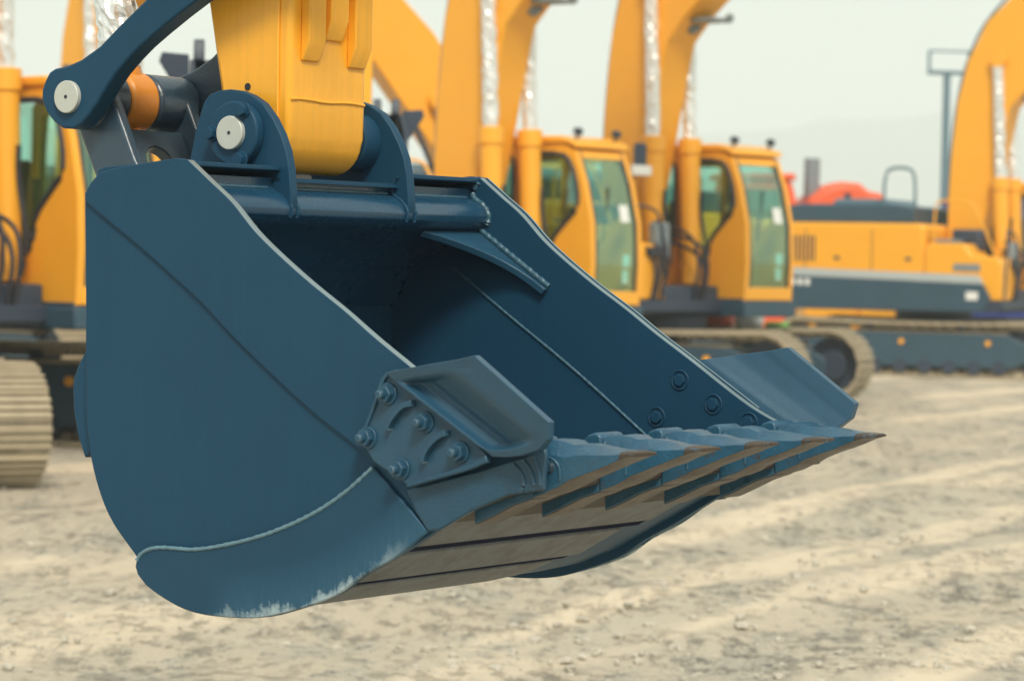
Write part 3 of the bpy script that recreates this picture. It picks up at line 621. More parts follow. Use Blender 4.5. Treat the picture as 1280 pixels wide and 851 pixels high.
# teeth
def face_bare(o, fn):
    at_ = o.data.attributes.new('bare', 'FLOAT', 'FACE')
    for q, fc in enumerate(o.data.polygons): at_.data[q].value = fn(fc)
def tooth(cw, rnd):
    # stations along the tooth: u, ridge top, shoulder height, bottom, half width of ridge, shoulder, bottom
    st = [(.952, -.606, -.624, -.706, .036, .052, .050), (.957, -.5925, -.612, -.704, .044, .056, .053), (.975, -.5865, -.611, -.698, .046, .057, .055), (.998, -.5835, -.613, -.688, .043, .058, .055), (1.018, -.5855, -.616, -.678, .036, .057, .055), (1.036, -.592, -.616, -.668, .030, .056, .055),
          (1.056, -.5905, -.613, -.660, .026, .055, .055), (1.08, -.590, -.611, -.650, .022, .055, .055), (1.108, -.594, -.610, -.640, .020, .054, .055), (1.14, -.5985, -.6075, -.6265, .030, .054, .055), (1.166, -.600, -.6055, -.616, .044, .055, .055), (1.188, -.6015, -.6040, -.6085, .050, .054, .054), (1.194, -.6035, -.6050, -.6075, .049, .052, .052)]
    bm = bmesh.new(); rings = []
    dl = rnd.uniform(-.006, .004)
    for k, (u, vt, vs_, vb, a, b_, c) in enumerate(st):
        u += dl * max(0, k - 8) / 4
        prof = [(-a, vt), (-a * .45, vt + .0015), (a * .45, vt + .0015), (a, vt), (b_, vs_), (b_ * 1.0, vs_ * .65 + vb * .35), (c, vb), (c * .4, vb - .002), (-c * .4, vb - .002), (-c, vb), (-b_, vs_ * .65 + vb * .35), (-b_, vs_)]
        ring = []
        for (dw, v) in prof:
            p = Vector((u, cw + dw, v)); q = 1.0 if k < 10 else .5
            p += Vector([noise.noise(p * 35 + Vector((cw * 31, 7 * i_, 0))) * .0024 * q for i_ in range(3)]); ring.append(bm.verts.new(p))
        rings.append(ring)
    n = 12
    for a, b_ in zip(rings, rings[1:]):
        for k in range(n): bm.faces.new((a[k], a[(k + 1) % n], b_[(k + 1) % n], b_[k]))
    bm.faces.new(rings[0]); bm.faces.new(rings[-1])
    t = finish('tooth', bm, TOOTH, bucket, .0022, seg=2, smooth=28)
    def fb(fc):
        c = fc.center
        if fc.normal.z < -.3: return 1.2
        if c.x > 1.165: return .72
        if fc.normal.z > .5: return .0 if c.x < 1.12 else .28
        return .34 if c.z < -.64 + (c.x - 1.05) * .25 else .12
    face_bare(t, fb)
    # adapter nose clamped over the lip
    ad = [(.80, -.716), (.865, -.640), (.895, -.608), (.915, -.588), (.934, -.581), (.946, -.583), (.951, -.592), (.953, -.66), (.951, -.709), (.90, -.727), (.84, -.757), (.80, -.775)]
    ao = prism('adapter', ad, cw - .048, cw + .048, TOOTH, bucket, .005, seg=2)
    face_bare(ao, lambda fc: 1.1 if fc.normal.z < -.6 else (.22 if fc.center.z > -.66 else .1))
    for s in (-1, 1):
        bm = bmesh.new(); add_cyl(bm, (.997, cw + s * .050, -.640), (.997, cw + s * .0600, -.640), .0125, n=28); add_cyl(bm, (.997, cw + s * .0600, -.640), (.997, cw + s * .0625, -.640), .0095, n=24)
        finish('tooth_pin', bm, DARK, bucket, .001)
        tube('cast_rib', smoothpath([(.966, cw + s * .0555, -.600), (.972, cw + s * .0572, -.613), (.992, cw + s * .0575, -.618), (1.012, cw + s * .0575, -.626), (1.022, cw + s * .0568, -.642), (1.022, cw + s * .0560, -.665)], 2), .0030, TOOTH, bucket, n=8)
trnd = random.Random(3)
for k in range(5): tooth(.0755 + .2518 * k, trnd)

# ---- stick
stick_pts = [(-.029, 1.75), (-.029, .17), (-.030, .075)] + [(PX + .0885 * math.cos(a), PZ + .0885 * math.sin(a)) for a in [R(-8 - 12 * k) for k in range(14)]] + [(-.225, .11), (-.242, .17), (-.290, .403), (-.44, 1.12), (-.50, 1.45), (-.48, 1.75)]
stick = prism('stick', stick_pts, .398, .695, YELS, arm, .012, seg=3, smooth=50)
stick['label'] = 'yellow box section stick with three guard bars on its front'
for s in (0, 1):
    w0, w1 = ((.392, .398) if s == 0 else (.695, .699))
    prism('cheek_plate', [(-.060, 1.7), (-.060, .30), (-.058, .10)] + [(PX + .066 * math.cos(a), PZ + .066 * math.sin(a)) for a in [R(-10 - 20 * k) for k in range(9)]] + [(-.215, .12), (-.27, .36), (-.41, 1.0), (-.45, 1.7)], w0, w1, YELS, stick, .003)
# guard bars on the front face
for (c, hw, vb) in ((.470, .032, .252), (.556, .034, .306), (.650, .033, .246)):
    bm = bmesh.new()
    sec = lambda v, o: [bm.verts.new((-.030, c - hw, v)), bm.verts.new((-.030, c + hw, v)), bm.verts.new((-.030 + o, c + hw, v)), bm.verts.new((-.030 + o, c - hw, v))]
    ss = [sec(vb, .008), sec(vb + .050, .028), sec(1.6, .028)]
    for a, b_ in zip(ss, ss[1:]):
        for k in range(4): bm.faces.new((a[k], a[(k + 1) % 4], b_[(k + 1) % 4], b_[k]))
    bm.faces.new(ss[0]); bm.faces.new(ss[-1])
    finish('guard_bar', bm, YELS, stick, .004)
weld('weld_bead', [(-.029, .405 + .0282 * k, .160 + .002 * math.sin(k)) for k in range(11)], .0045, stick, YEL)
cyl('grease_hole', (PX - .03, .3905, PZ + .115), (PX - .03, .397, PZ + .115), .009, RUBBER, stick)
# bucket pin
bp = cyl('bucket_pin', (PX, .290, PZ), (PX, .862, PZ), .040, PIN, arm, n=48, bevel=.002)
cyl('grease_hole', (PX, .2885, PZ), (PX, .295, PZ), .0042, RUBBER, bp, n=16)
# ---- side links (rods)
rod_lo = [(-0.732, 0.164), (-0.731, 0.187), (-0.720, 0.211), (-0.707, 0.229), (-0.688, 0.238), (-0.648, 0.243), (-0.600, 0.258), (-0.539, 0.289), (-0.472, 0.340), (-0.398, 0.392)]
rod_hi = [(-0.227, 0.391), (-0.289, 0.357), (-0.357, 0.317), (-0.406, 0.286), (-0.446, 0.256), (-0.485, 0.222), (-0.513, 0.191), (-0.542, 0.155), (-0.570, 0.124), (-0.596, 0.101), (-0.620, 0.088), (-0.658, 0.090), (-0.688, 0.106), (-0.716, 0.132)]
BX, BZ = [(-0.638, 0.167)][0]
dir_up = (Vector(rod_hi[0]) - Vector(rod_hi[2])).normalized()
tc_ = Vector(rod_lo[-1]) * .5 + Vector(rod_hi[0]) * .5 + dir_up * .46
nrm = Vector((-dir_up.y, dir_up.x))
head = [tuple(tc_ + nrm * (.105 * math.cos(a)) + dir_up * (.105 * math.sin(a))) for a in [R(10 + 20 * k) for k in range(9)]]
rod_pts = rod_lo + head + rod_hi
link_rods = []
for s in (0, 1):
    w0, w1 = (.288, .345) if s == 0 else (.702, .758)
    rd = prism('link_rod', rod_pts, w0, w1, PAINT if s == 0 else DARK, arm, .006, seg=3, smooth=50)
    rd['label'] = 'thick curved blue link rod on the near side' if s == 0 else 'dark link rod on the far side of the stick'
lp = cyl('link_pin', (BX, .276, BZ), (BX, .770, BZ), .040, PIN, arm, n=48, bevel=.002)
cyl('grease_hole', (BX, .2745, BZ), (BX, .28, BZ), .0045, RUBBER, lp, n=16)
cyl('link_pin', (tc_.x, .276, tc_.y), (tc_.x, .770, tc_.y), .040, PIN, arm, n=48, bevel=.002)
# ---- bucket link: two arms with bosses and a web
CX, CZ = -.425, -.225
def taper_arm(w0, w1):
    d2 = Vector((CX - BX, CZ - BZ)).normalized(); n2 = Vector((-d2.y, d2.x))
    b0, c0 = Vector((BX, BZ)), Vector((CX, CZ)); pts = []
    for a in [R(90 + 180 * k / 12) for k in range(13)]: pts.append(tuple(b0 + (d2 * math.cos(a) + n2 * math.sin(a)) * .070))
    mid = b0.lerp(c0, .45); pts += [tuple(mid - n2 * .075)]
    for a in [R(-90 + 180 * k / 10) for k in range(11)]: pts.append(tuple(c0 + (d2 * math.cos(a) + n2 * math.sin(a)) * .085))
    pts += [tuple(mid + n2 * .062)]
    return pts
bl = None
lk = bmesh.new(); add_prism(lk, taper_arm(0, 0), .362, .396); add_prism(lk, taper_arm(0, 0), .640, .676)
blk = finish('bucket_link', lk, DARK, arm, .010, seg=3, smooth=50)
cyl('boss', (BX, .3475, BZ), (BX, .440, BZ), .074, DARK, blk, bevel=.010, n=40)
cyl('boss', (BX, .548, BZ), (BX, .699, BZ), .074, DARK, blk, bevel=.010, n=40)
bm = bmesh.new()
m0 = Vector((BX, BZ)).lerp(Vector((CX, CZ)), .20); m1 = Vector((BX, BZ)).lerp(Vector((CX, CZ)), .95)
d2 = (m1 - m0).normalized(); n2 = Vector((-d2.y, d2.x)) * .016
NA = 24; hc = (m0.lerp(m1, .36), .585)
outer = []; innr = []
Lw = (m1 - m0).length / 2; cm = m0.lerp(m1, .5)
for side in (-1, 1):
    o_ = []; i_ = []
    for k in range(NA):
        a = 2 * math.pi * k / NA; ca, sa = math.cos(a), math.sin(a); q = max(abs(ca), abs(sa))
        P = cm + d2 * (Lw * ca / q) + n2 * side; o_.append(bm.verts.new((P.x, .518 + .122 * sa / q, P.y)))
        P = cm - d2 * (Lw * .42) + d2 * (.05 * ca) + n2 * side; i_.append(bm.verts.new((P.x, .518 + .050 * sa, P.y)))
    outer.append(o_); innr.append(i_)
for k in range(NA):
    j = (k + 1) % NA
    for s in (0, 1): bm.faces.new((outer[s][k], outer[s][j], innr[s][j], innr[s][k]))
    bm.faces.new((outer[0][k], outer[1][k], outer[1][j], outer[0][j])); bm.faces.new((innr[0][k], innr[0][j], innr[1][j], innr[1][k]))
finish('web_plate', bm, DARK, blk, .004)
# ---- bucket cylinder
rodend = cyl('cylinder_rod', (BX, .446, BZ), (BX, .542, BZ), .077, YELD, arm, n=48, bevel=.012)
rodend['label'] = 'yellow rod eye between the link bosses with foil above it'
bm = bmesh.new(); add_cyl(bm, (BX + .02, .500, BZ - .065), (BX + .035, .500, BZ - .098), .020, .015, n=16); finish('grease_boss', bm, YELD, rodend, .003)
cyl('rod_neck', (BX - .008, .494, BZ + .05), (BX - .02, .494, BZ + .10), .050, YELD, rodend, r1=.046, n=32)
foil_sleeve('foil_wrap', (BX - .020, .494, BZ + .085), (BX - .14, .494, BZ + .98), .050, rodend, n=30)
cyl('cylinder_barrel', (BX - .14, .494, BZ + .98), (BX - .24, .494, BZ + 1.6), .085, YEL, rodend, n=32)

# ================================================================== MACHINES IN THE YARD
def strip(name, prof, off, y0, y1, m, parent, bevel=.004):
    """thin plate following an open profile (x,z), thickened by off"""
    inn = []
    for i, p in enumerate(prof):
        a = Vector(prof[max(i - 1, 0)]); b_ = Vector(prof[min(i + 1, len(prof) - 1)]); t = (b_ - a).normalized(); inn.append((p[0] - t.y * off, p[1] + t.x * off))
    return prism(name, prof + inn[::-1], y0, y1, m, parent, bevel, smooth=40)

def holed_panel(name, outer, holes, y0, th, m, parent):
    bm = bmesh.new(); es = []
    for loop in [outer] + holes:
        vs_ = [bm.verts.new((x, y0, z)) for x, z in loop]
        es += [bm.edges.new((vs_[i], vs_[(i + 1) % len(vs_)])) for i in range(len(vs_))]
    bmesh.ops.triangle_fill(bm, use_beauty=True, use_dissolve=False, edges=es)
    g_ = bmesh.ops.extrude_face_region(bm, geom=list(bm.faces))
    bmesh.ops.translate(bm, verts=[v for v in g_['geom'] if isinstance(v, bmesh.types.BMVert)], vec=(0, th, 0))
    return finish(name, bm, m, parent, 0, smooth=30)

SIDE_WIN = closed_smooth([(.92, 1.80), (1.02, 1.70), (1.32, 1.70), (1.38, 1.86), (1.40, 2.02), (1.62, 2.24), (1.76, 2.36), (1.76, 2.58), (1.66, 2.88), (1.52, 2.99), (1.0, 2.99), (.93, 2.92)], 1)
REAR_WIN = closed_smooth([(.24, 1.98), (.30, 1.92), (.76, 1.92), (.82, 1.98), (.82, 2.90), (.76, 2.97), (.36, 2.97), (.26, 2.90)], 1)

def build_track(L_=4.7, Wd=.60, Hh=.94, y=0):
    """closed belt of shoes with grousers; returns bmesh in machine coordinates"""
    bm = bmesh.new(); r = Hh / 2 - .04; hl = L_ / 2 - Hh / 2; n = 50
    per = 4 * hl + 2 * math.pi * r
    for k in range(n):
        s = per * k / n
        if s < 2 * hl: x, z, a = -hl + s, Hh - .04 - .035 * math.sin(math.pi * s / (2 * hl)), 0.0
        elif s < 2 * hl + math.pi * r: q = (s - 2 * hl) / r; x, z, a = hl + r * math.sin(q), Hh / 2 + r * math.cos(q), -q
        elif s < 4 * hl + math.pi * r: x, z, a = hl - (s - 2 * hl - math.pi * r), .04, math.pi
        else: q = (s - 4 * hl - math.pi * r) / r; x, z, a = -hl - r * math.sin(q), Hh / 2 - r * math.cos(q), math.pi - q
        Rm = Matrix.Rotation(-a, 4, 'Y')
        c = Vector((x, y, z)); nrm_ = Rm @ Vector((0, 0, 1))
        add_box(bm, c, (per / n * .93, Wd, .028), Rm)
        for dx in (-.06, 0, .06):
            add_box(bm, c + Rm @ Vector((dx, 0, .026)), (.018, Wd, .030), Rm)
        add_box(bm, c - nrm_ * .045, (per / n * .8, .20, .07), Rm)
    return bm

proto = {}
def excavator(label, pos, heading, theading, toff=0.0, group='yellow excavators parked in the yard', boom=None, boomcyl=True, body=YEL, cyl_base=(1.28, 1.30), cyl_top=(1.12, 5.15), roof_rail=False, stick=True, mirror=False, writing=False):
    root = empty('excavator', (pos[0], pos[1], gz(pos[0], pos[1]) - .01), 0, label, 'excavator', group)
    parts = []
    def U(o): o.rotation_euler.z = heading; return o
    def T(o):
        o.rotation_euler.z = theading; o.location = (toff * math.cos(theading), toff * math.sin(theading), 0); return o
    # undercarriage
    for s in (-1, 1):
        yy = s * 1.27
        if 'track' in proto: t = bpy.data.objects.new('track', proto['track'].data); col.objects.link(t); t.parent = root
        else: t = finish('track', build_track(y=0), TRACK, root, 0, smooth=30); proto['track'] = t
        T(t); off = Vector((-math.sin(theading), math.cos(theading), 0)) * yy; t.location = Vector(t.location) + off
        def sub(name, bm, m, bevel=.0):
            o = finish(name, bm, m, t, bevel); return o
        bm = bmesh.new(); add_prism(bm, [(-1.75, .30), (-1.55, .18), (1.55, .18), (1.85, .30), (1.85, .55), (1.5, .72), (-1.5, .72), (-1.75, .55)], -.20, .20)
        sub('track_frame', bm, TEAL, .02)
        bm = bmesh.new(); add_box(bm, (0, 0, .742), (3.0, .36, .03)); sub('dusty_ledge', bm, TRACK, .005)
        for x in (-1.95, 1.93):
            bm = bmesh.new(); add_cyl(bm, (x, -.09, .47), (x, .09, .47), .36, n=28); add_cyl(bm, (x, -.19, .47), (x, .19, .47), .19, n=20)
            sub('idler' if x > 0 else 'sprocket', bm, NAVY, .01)
        for k in range(8):
            bm = bmesh.new(); add_cyl(bm, (-1.42 + k * .40, -.22, .19), (-1.42 + k * .40, .22, .19), .11, n=16); sub('roller', bm, NAVY)
        for x in (-.75, .75):
            bm = bmesh.new(); add_cyl(bm, (x, -.14, .79), (x, .14, .79), .07, n=16); sub('carrier_roller', bm, NAVY)
        for x in (1.2, -.2):
            bm = bmesh.new(); add_cyl(bm, (x, -.23, .58), (x, .23, .58), .045, n=12); sub('grease_cap', bm, YEL)
    bm = bmesh.new(); add_prism(bm, [(-.85, .55), (-.6, .42), (.6, .42), (.85, .55), (.7, .90), (-.7, .90)], -.7, .7); add_box(bm, (.72, 0, .55), (.38, 2.2, .28)); add_box(bm, (-.72, 0, .55), (.38, 2.2, .28))
    T(finish('car_body', bm, TEAL, root, .02))
    T(cyl('slew_ring', (0, 0, .88), (0, 0, 1.08), .62, NAVY, root, n=40))
    # deck
    bm = bmesh.new(); add_prism(bm, [(-2.75, 1.16), (-2.5, 1.06), (1.45, 1.06), (1.62, 1.12), (1.62, 1.26), (-2.75, 1.26)], -1.38, 1.38); U(finish('deck', bm, NAVY, root, .015))
    # right and left side skirts with pale stripe
    for s in (-1, 1):
        y0 = s * 1.40
        sk = U(prism('side_skirt', [(-2.9, 1.62), (-2.5, 1.66), (-2.42, 1.98), (-2.12, 1.74), (-2.0, 1.60), (1.30, 1.52), (1.42, 1.30), (1.30, 1.08), (-2.4, 1.06), (-2.75, 1.22)], y0 - .03 * s, y0 + .03 * s, TEAL, root, .01))
        prism('stripe', [(-2.10, 1.735), (1.22, 1.66), (1.30, 1.525), (-2.0, 1.605)], y0 - .02 * s, y0 + .034 * s, STRIPE, sk, .004)
        bm = bmesh.new()
        xx = -2.42
        for wd in (.07, .10, .03, .07, .10, .10, .10, .10):
            add_box(bm, (xx, y0 + .034 * s, 1.50), (wd * .8, .006, .11)); xx += wd + .025
        finish('lettering', bm, WHITE, sk, .0)
        box('badge', (1.12, y0 + .036 * s, 1.33), (.20, .01, .13), WHITE, sk, .003)
    # engine house, counterweight, tool box
    hs = bmesh.new(); add_prism(hs, [(-2.30, 1.262), (-2.30, 2.40), (-2.22, 2.47), (.20, 2.47), (.28, 2.40), (.28, 1.262)], -1.36, 1.36)
    h_ = U(finish('engine_house', hs, body, root, .04, seg=3))
    for x in (-1.75, -.6):
        for s in (-1, 1):
            box('door_seam', (x, s * 1.362, 1.98), (.012, .008, .78), NAVY, h_, 0)
    for x in (-1.2, .02):
        box('latch', (x, -1.366, 1.90), (.10, .012, .05), NAVY, h_, .004)
    bm = bmesh.new()
    for k in range(7): add_box(bm, (-2.02 + k * .07, -1.364, 2.05), (.03, .012, .42))
    finish('vent', bm, NAVY, h_, 0)
    U(prism('hood', [(-2.25, 2.472), (-2.25, 2.74), (-1.9, 2.78), (-.30, 2.78), (.02, 2.74), (.02, 2.472)], -1.15, 1.15, TEAL, root, .03))
    U(prism('hood_cover', [(-1.55, 2.785), (-1.48, 2.88), (-.60, 2.88), (-.52, 2.785)], -.7, .7, MASTM, root, .02))
    cw_pts = closed_smooth([(-2.31, -1.38), (-2.31, 1.38), (-2.75, 1.38), (-2.98, .9), (-3.05, 0), (-2.98, -.9), (-2.75, -1.38)], 1)
    bm = bmesh.new(); add_prism(bm, cw_pts, 1.15, 2.40, lambda u, w, v: (u, v, w)); U(finish('counterweight', bm, body, root, .05, seg=3, smooth=50))
    U(box('battery_cover', (.80, -.62, 2.22), (.5, .4, .36), NAVY, root, .05))
    tb = U(prism('tool_box', [(.29, 1.262), (.29, 2.10), (.36, 2.16), (.95, 2.16), (1.06, 1.98), (1.50, 1.94), (1.58, 1.86), (1.58, 1.262)], -1.36, -.50, body, root, .03, seg=3))
    bm = bmesh.new(); add_box(bm, (.55, -.93, 2.20), (.42, .5, .06)); finish('step_tread', bm, GREY, tb, .01)
    box('label_plate', (1.0, -1.364, 1.78), (.45, .008, .12), GREY, tb, .003)
    for s_, x0 in ((1, -1.95), (1, -.95)):
        bm = bmesh.new(); add_cyl(bm, (x0, -.95 * s_, 2.46), (x0, -.95 * s_, 2.60), .06, n=16); U(finish('filler_cap', bm, body, root, .01))
    U(cyl('exhaust_pipe', (-1.75, .55, 2.66), (-1.75, .55, 3.0), .06, NAVY, root, n=16))
    # hand rails
    rails = [[(.42, -1.28, 2.12), (.42, -1.28, 2.75), (.50, -1.28, 2.85), (.95, -1.28, 2.85), (1.10, -1.28, 2.75), (1.46, -1.28, 1.95)],
             [(1.60, -1.25, 1.3), (1.64, -1.25, 2.2), (1.60, -1.2, 2.35), (1.55, -.95, 2.40), (1.60, -.60, 2.3), (1.62, -.58, 1.3)]]
    for p in rails: U(tube('hand_rail', smoothpath(p, 2), .018, NAVY if p is rails[1] else body, root, n=8))
    if roof_rail:
        U(tube('hand_rail', smoothpath([(-.55, -.98, 2.66), (-.55, -.98, 3.25), (-.45, -.98, 3.38), (-.12, -.98, 3.38), (-.02, -.98, 3.25), (-.02, -.98, 2.46)], 2), .028, MASTM, root, n=8))
    else:
        U(tube('hand_rail', smoothpath([(-.2, .70, 2.45), (-.2, .70, 3.33), (-.2, .80, 3.42), (-.2, 1.05, 3.42), (-.2, 1.15, 3.33), (-.2, 1.15, 2.45)], 2), .022, MASTM, root, n=8))
    if mirror:
        mr = U(box('mirror', (1.60, -1.05, 2.95), (.06, .20, .36), NAVY, root, .03)); box('mirror_glass', (1.565, -1.05, 2.95), (.006, .17, .32), GREY, mr, .01)
        box('mirror_bracket', (1.66, -1.10, 2.80), (.05, .34, .12), WHITE, mr, .01)
        tube('mirror_arm', [(1.63, -1.22, 2.3), (1.64, -1.26, 2.65), (1.62, -1.12, 2.80)], .016, NAVY, mr, n=8)
    # ---- cab
    cx0 = .15
    outer = [(.15, 1.27), (.15, 3.00), (.28, 3.10), (1.56, 3.10), (1.70, 3.02), (1.84, 2.66), (1.95, 2.2), (1.97, 1.75), (1.95, 1.27)]
    cab = U(holed_panel('cab', outer, [SIDE_WIN, REAR_WIN], .55, .05, body, root)); cab['label'] = 'cab side with notched window'
    holed_panel('cab_side', outer, [SIDE_WIN, REAR_WIN], 1.45, .05, body, cab)
    for wn in (SIDE_WIN, REAR_WIN):
        for y in (.555, 1.475):
            bm = bmesh.new(); add_prism(bm, wn, y + .012, y + .018); w_ = finish('side_window', bm, GLASS, cab, 0)
            gsk = [(x, y - .007 if y < 1 else y + .028, z) for x, z in wn]; gsk.append(gsk[0])
            tube('window_seal', gsk, .030, RUBBER, cab, n=6)
    front = [(1.70, 3.02), (1.84, 2.66), (1.95, 2.2), (1.97, 1.75), (1.955, 1.42)]
    strip('windshield', [(x - .02, z) for x, z in front], .008, .635, 1.42, GLASS, cab, 0)
    for (a, b_) in ((.60, .635), (1.42, 1.45)): strip('pillar', front, -.05, a, b_, body, cab)
    for (a, b_) in ((.63, .66), (1.395, 1.425)): strip('window_seal', [(x + .004, z) for x, z in front], -.02, a, b_, RUBBER, cab)
    box('cab_sill', (1.93, 1.025, 1.35), (.06, .85, .16), body, cab, .01)
    prism('cab_header', [(1.50, 3.10), (1.56, 3.10), (1.70, 3.02), (1.735, 2.94), (1.69, 2.93), (1.55, 3.0)], .60, 1.45, body, cab, .004)
    box('cab_rear', (.175, 1.025, 1.75), (.05, .85, .96), body, cab, .01)
    box('rear_window', (.175, 1.025, 2.62), (.012, .85, .80), GLASS, cab, 0)
    prism('roof', [(.10, 3.101), (.12, 3.15), (.3, 3.19), (1.5, 3.19), (1.72, 3.12), (1.74, 3.05), (1.60, 3.101)], .52, 1.53, body, cab, .02)
    box('cab_base', (1.05, 1.025, 1.262), (1.78, .99, .06), NAVY, cab, .01)
    box('cab_plinth', (1.10, 1.03, 1.16), (1.76, 1.02, .19), TEAL, cab, .02)
    bm = bmesh.new(); add_box(bm, (.75, 1.02, 1.62), (.50, .50, .14)); add_box(bm, (.52, 1.02, 2.0), (.14, .48, .70)); add_box(bm, (.50, 1.02, 2.42), (.10, .28, .18)); add_box(bm, (.72, 1.02, 1.42), (.4, .4, .3))
    finish('seat', bm, SEATM, cab, .03)
    for y in (.72, 1.32): box('console', (.85, y, 1.70), (.62, .14, .34), SEATM, cab, .03)
    for y in (.80, 1.24): tube('lever', [(1.45, y, 1.32), (1.42, y, 1.75), (1.40, y, 1.80)], .016, RUBBER, cab, n=6)
    box('notice', (1.915, 1.22, 2.32), (.004, .17, .20), WHITE, cab, 0, Matrix.Rotation(R(-12), 4, 'Y'))
    bm = bmesh.new(); add_box(bm, (1.942, 1.24, 1.78), (.006, .12, .14)); add_box(bm, (1.938, 1.23, 1.60), (.006, .11, .15)); finish('notice', bm, WHITE, cab, 0)
    for y in (.68, 1.40):
        bm = bmesh.new(); add_cyl(bm, (1.60, y, 3.25), (1.68, y, 3.23), .040, .048, n=16); add_cyl(bm, (1.62, y, 3.15), (1.63, y, 3.25), .015, n=8); finish('work_lamp', bm, NAVY, cab, .003)
    tube('wiper', [(1.93, .80, 2.0), (1.86, 1.0, 2.62)], .012, RUBBER, cab, n=6)
    # ---- boom
    bp_ = boom or [(.15, 1.72), (.30, 2.15), (.30, 2.9), (.33, 3.6), (.42, 4.5), (.58, 5.15), (.90, 5.8), (1.75, 6.6), (3.0, 7.35), (4.6, 7.8), (4.78, 7.65), (4.72, 7.42), (3.4, 6.6), (2.5, 5.7), (2.02, 5.05), (1.62, 4.72), (1.32, 4.4), (1.16, 3.7), (1.02, 3.0), (.78, 1.95), (.55, 1.62), (.30, 1.55)]
    b_ = U(prism('boom', bp_, -.27, .27, body, root, .02, seg=2, smooth=35))
    for s in (-1, 1): box('boom_foot', (.42, s * .36, 1.62), (.6, .06, .70), body, b_, .02)
    if not boom:
        cyl('boom_pin', (1.12, -.40, 5.15), (1.12, .40, 5.15), .09, GREY, b_, n=24)
        for s in (-1, 1):
            tube('hydraulic_pipe', smoothpath([(.27, s * .20, 2.9), (.30, s * .20, 3.6), (.39, s * .20, 4.5), (.55, s * .20, 5.2), (.87, s * .20, 5.86), (1.72, s * .20, 6.66), (2.97, s * .20, 7.41), (4.5, s * .20, 7.86)], 2), .025, MASTM, b_, n=8)
        bm = bmesh.new(); add_box(bm, (1.72, .05, 4.66), (.36, .36, .05)); add_cyl(bm, (1.50, .05, 4.66), (1.40, .05, 4.60), .12, .13, n=18); add_cyl(bm, (2.0, .05, 4.68), (2.05, .05, 4.66), .06, n=14); finish('work_lamp', bm, GREY, b_, .01)
        # stick and its cylinder reaching out above the picture
        if stick:
            prism('stick', [(4.35, 7.55), (4.2, 8.0), (4.45, 8.35), (4.85, 8.3), (7.6, 8.15), (7.7, 7.95), (7.55, 7.85), (4.95, 7.40), (4.6, 7.25)], -.20, .20, body, b_, .02)
            cyl('stick_cylinder', (1.9, 0, 6.95), (3.1, 0, 7.85), .10, body, b_, n=20); cyl('stick_rod', (3.1, 0, 7.85), (4.35, 0, 8.25), .06, GREY, b_, n=16)
    if boomcyl:
        for s in (-1, 1):
            a = Vector((cyl_base[0], s * .35, cyl_base[1])); e_ = Vector((cyl_top[0], s * .35, cyl_top[1])); mid_ = a.lerp(e_, .50)
            c_ = U(cyl('boom_cylinder', tuple(a + (e_ - a) * .04), tuple(mid_), .125, body, root, n=28, bevel=.01))
            cyl('gland', tuple(mid_ - (e_ - a) * .045), tuple(mid_ + (e_ - a) * .005), .145, body, c_, n=28, bevel=.01)
            cyl('base_eye', tuple(a + Vector((0, -.09, 0))), tuple(a + Vector((0, .09, 0))), .13, body, c_, n=24, bevel=.01)
            cyl('rod_eye', tuple(e_ + Vector((0, -.06, 0))), tuple(e_ + Vector((0, .06, 0))), .13, body, c_, n=24, bevel=.01)
            foil_sleeve('foil_wrap', tuple(mid_), tuple(a.lerp(e_, .97)), .085, c_, n=14, rings=34)
            tube('hose', smoothpath([tuple(a + Vector((.12, .05, .2))), tuple(a + Vector((.22, .05, .5))), tuple(a + Vector((.10, .02, 1.0))), tuple(a + Vector((.13, 0, 1.3)))], 2), .022, RUBBER, c_, n=8)
        bm = bmesh.new(); add_box(bm, (1.42, 0, 1.28), (.34, 1.0, .32)); U(finish('front_bracket', bm, NAVY, root, .03))
        U(box('wrapped_valve', (1.50, -.55, 1.98), (.16, .26, .44), GREY, root, .04))
        for k, (y, h) in enumerate(((-.72, .75), (-.80, .62), (-.62, .9), (.10, .6), (.18, .7), (0.0, .8))):
            U(tube('hose', smoothpath([(1.60, y, 1.26), (1.68, y + .02, 1.26 + h * .6), (1.52, y + .05, 1.26 + h), (1.20, y * .5, 1.36 + h)], 2), .022, RUBBER, root, n=7))
        U(box('valve_block', (1.58, -.72, 1.84), (.14, .34, .12), RUBBER, root, .02))
    return root

excavator('yellow excavator at the left edge, its notched cab window beside a foil wrapped cylinder', (-5.44, 24.9), R(-43), R(-30))
excavator('nearest excavator at the far left, only its dusty track end in the picture', (-5.85, 22.1), R(96), R(-60))
m2 = excavator('yellow excavator whose cab is the first one right of the foreground stick', (-1.0, 33.3), R(-39), R(-30))
an = tube('antenna', [(-.27, .62, 2.45), (-.42, .53, 2.86), (-.58, .43, 3.30)], .03, NAVY, m2, n=8); an.rotation_euler.z = R(-39)
excavator('yellow excavator with red tarp on its track, second cab right of the stick', (1.03, 36.2), R(-43), R(-24), toff=.85, mirror=True)
excavator('yellow excavator at the right edge, long hull over slate skirt with pale stripe', (6.95, 47.6), R(-27), R(-20), roof_rail=True)
excavator('yellow excavator half hidden behind the near link rod, only boom and foil showing', (-5.95, 37.5), R(-45), R(-45))
low_boom = [(.15, 1.65), (.35, 2.1), (1.2, 3.45), (2.2, 4.9), (2.9, 5.6), (3.8, 6.0), (5.6, 6.1), (5.75, 5.9), (5.6, 5.7), (4.1, 5.3), (3.3, 4.75), (2.3, 3.45), (1.3, 2.15), (.75, 1.6), (.4, 1.5)]
excavator('yellow excavator facing left behind the row, its boom slanting up to the left', (.80, 41.5), R(200), R(200), boom=low_boom, boomcyl=True, cyl_base=(1.40, 1.30), cyl_top=(2.15, 3.95), stick=False)

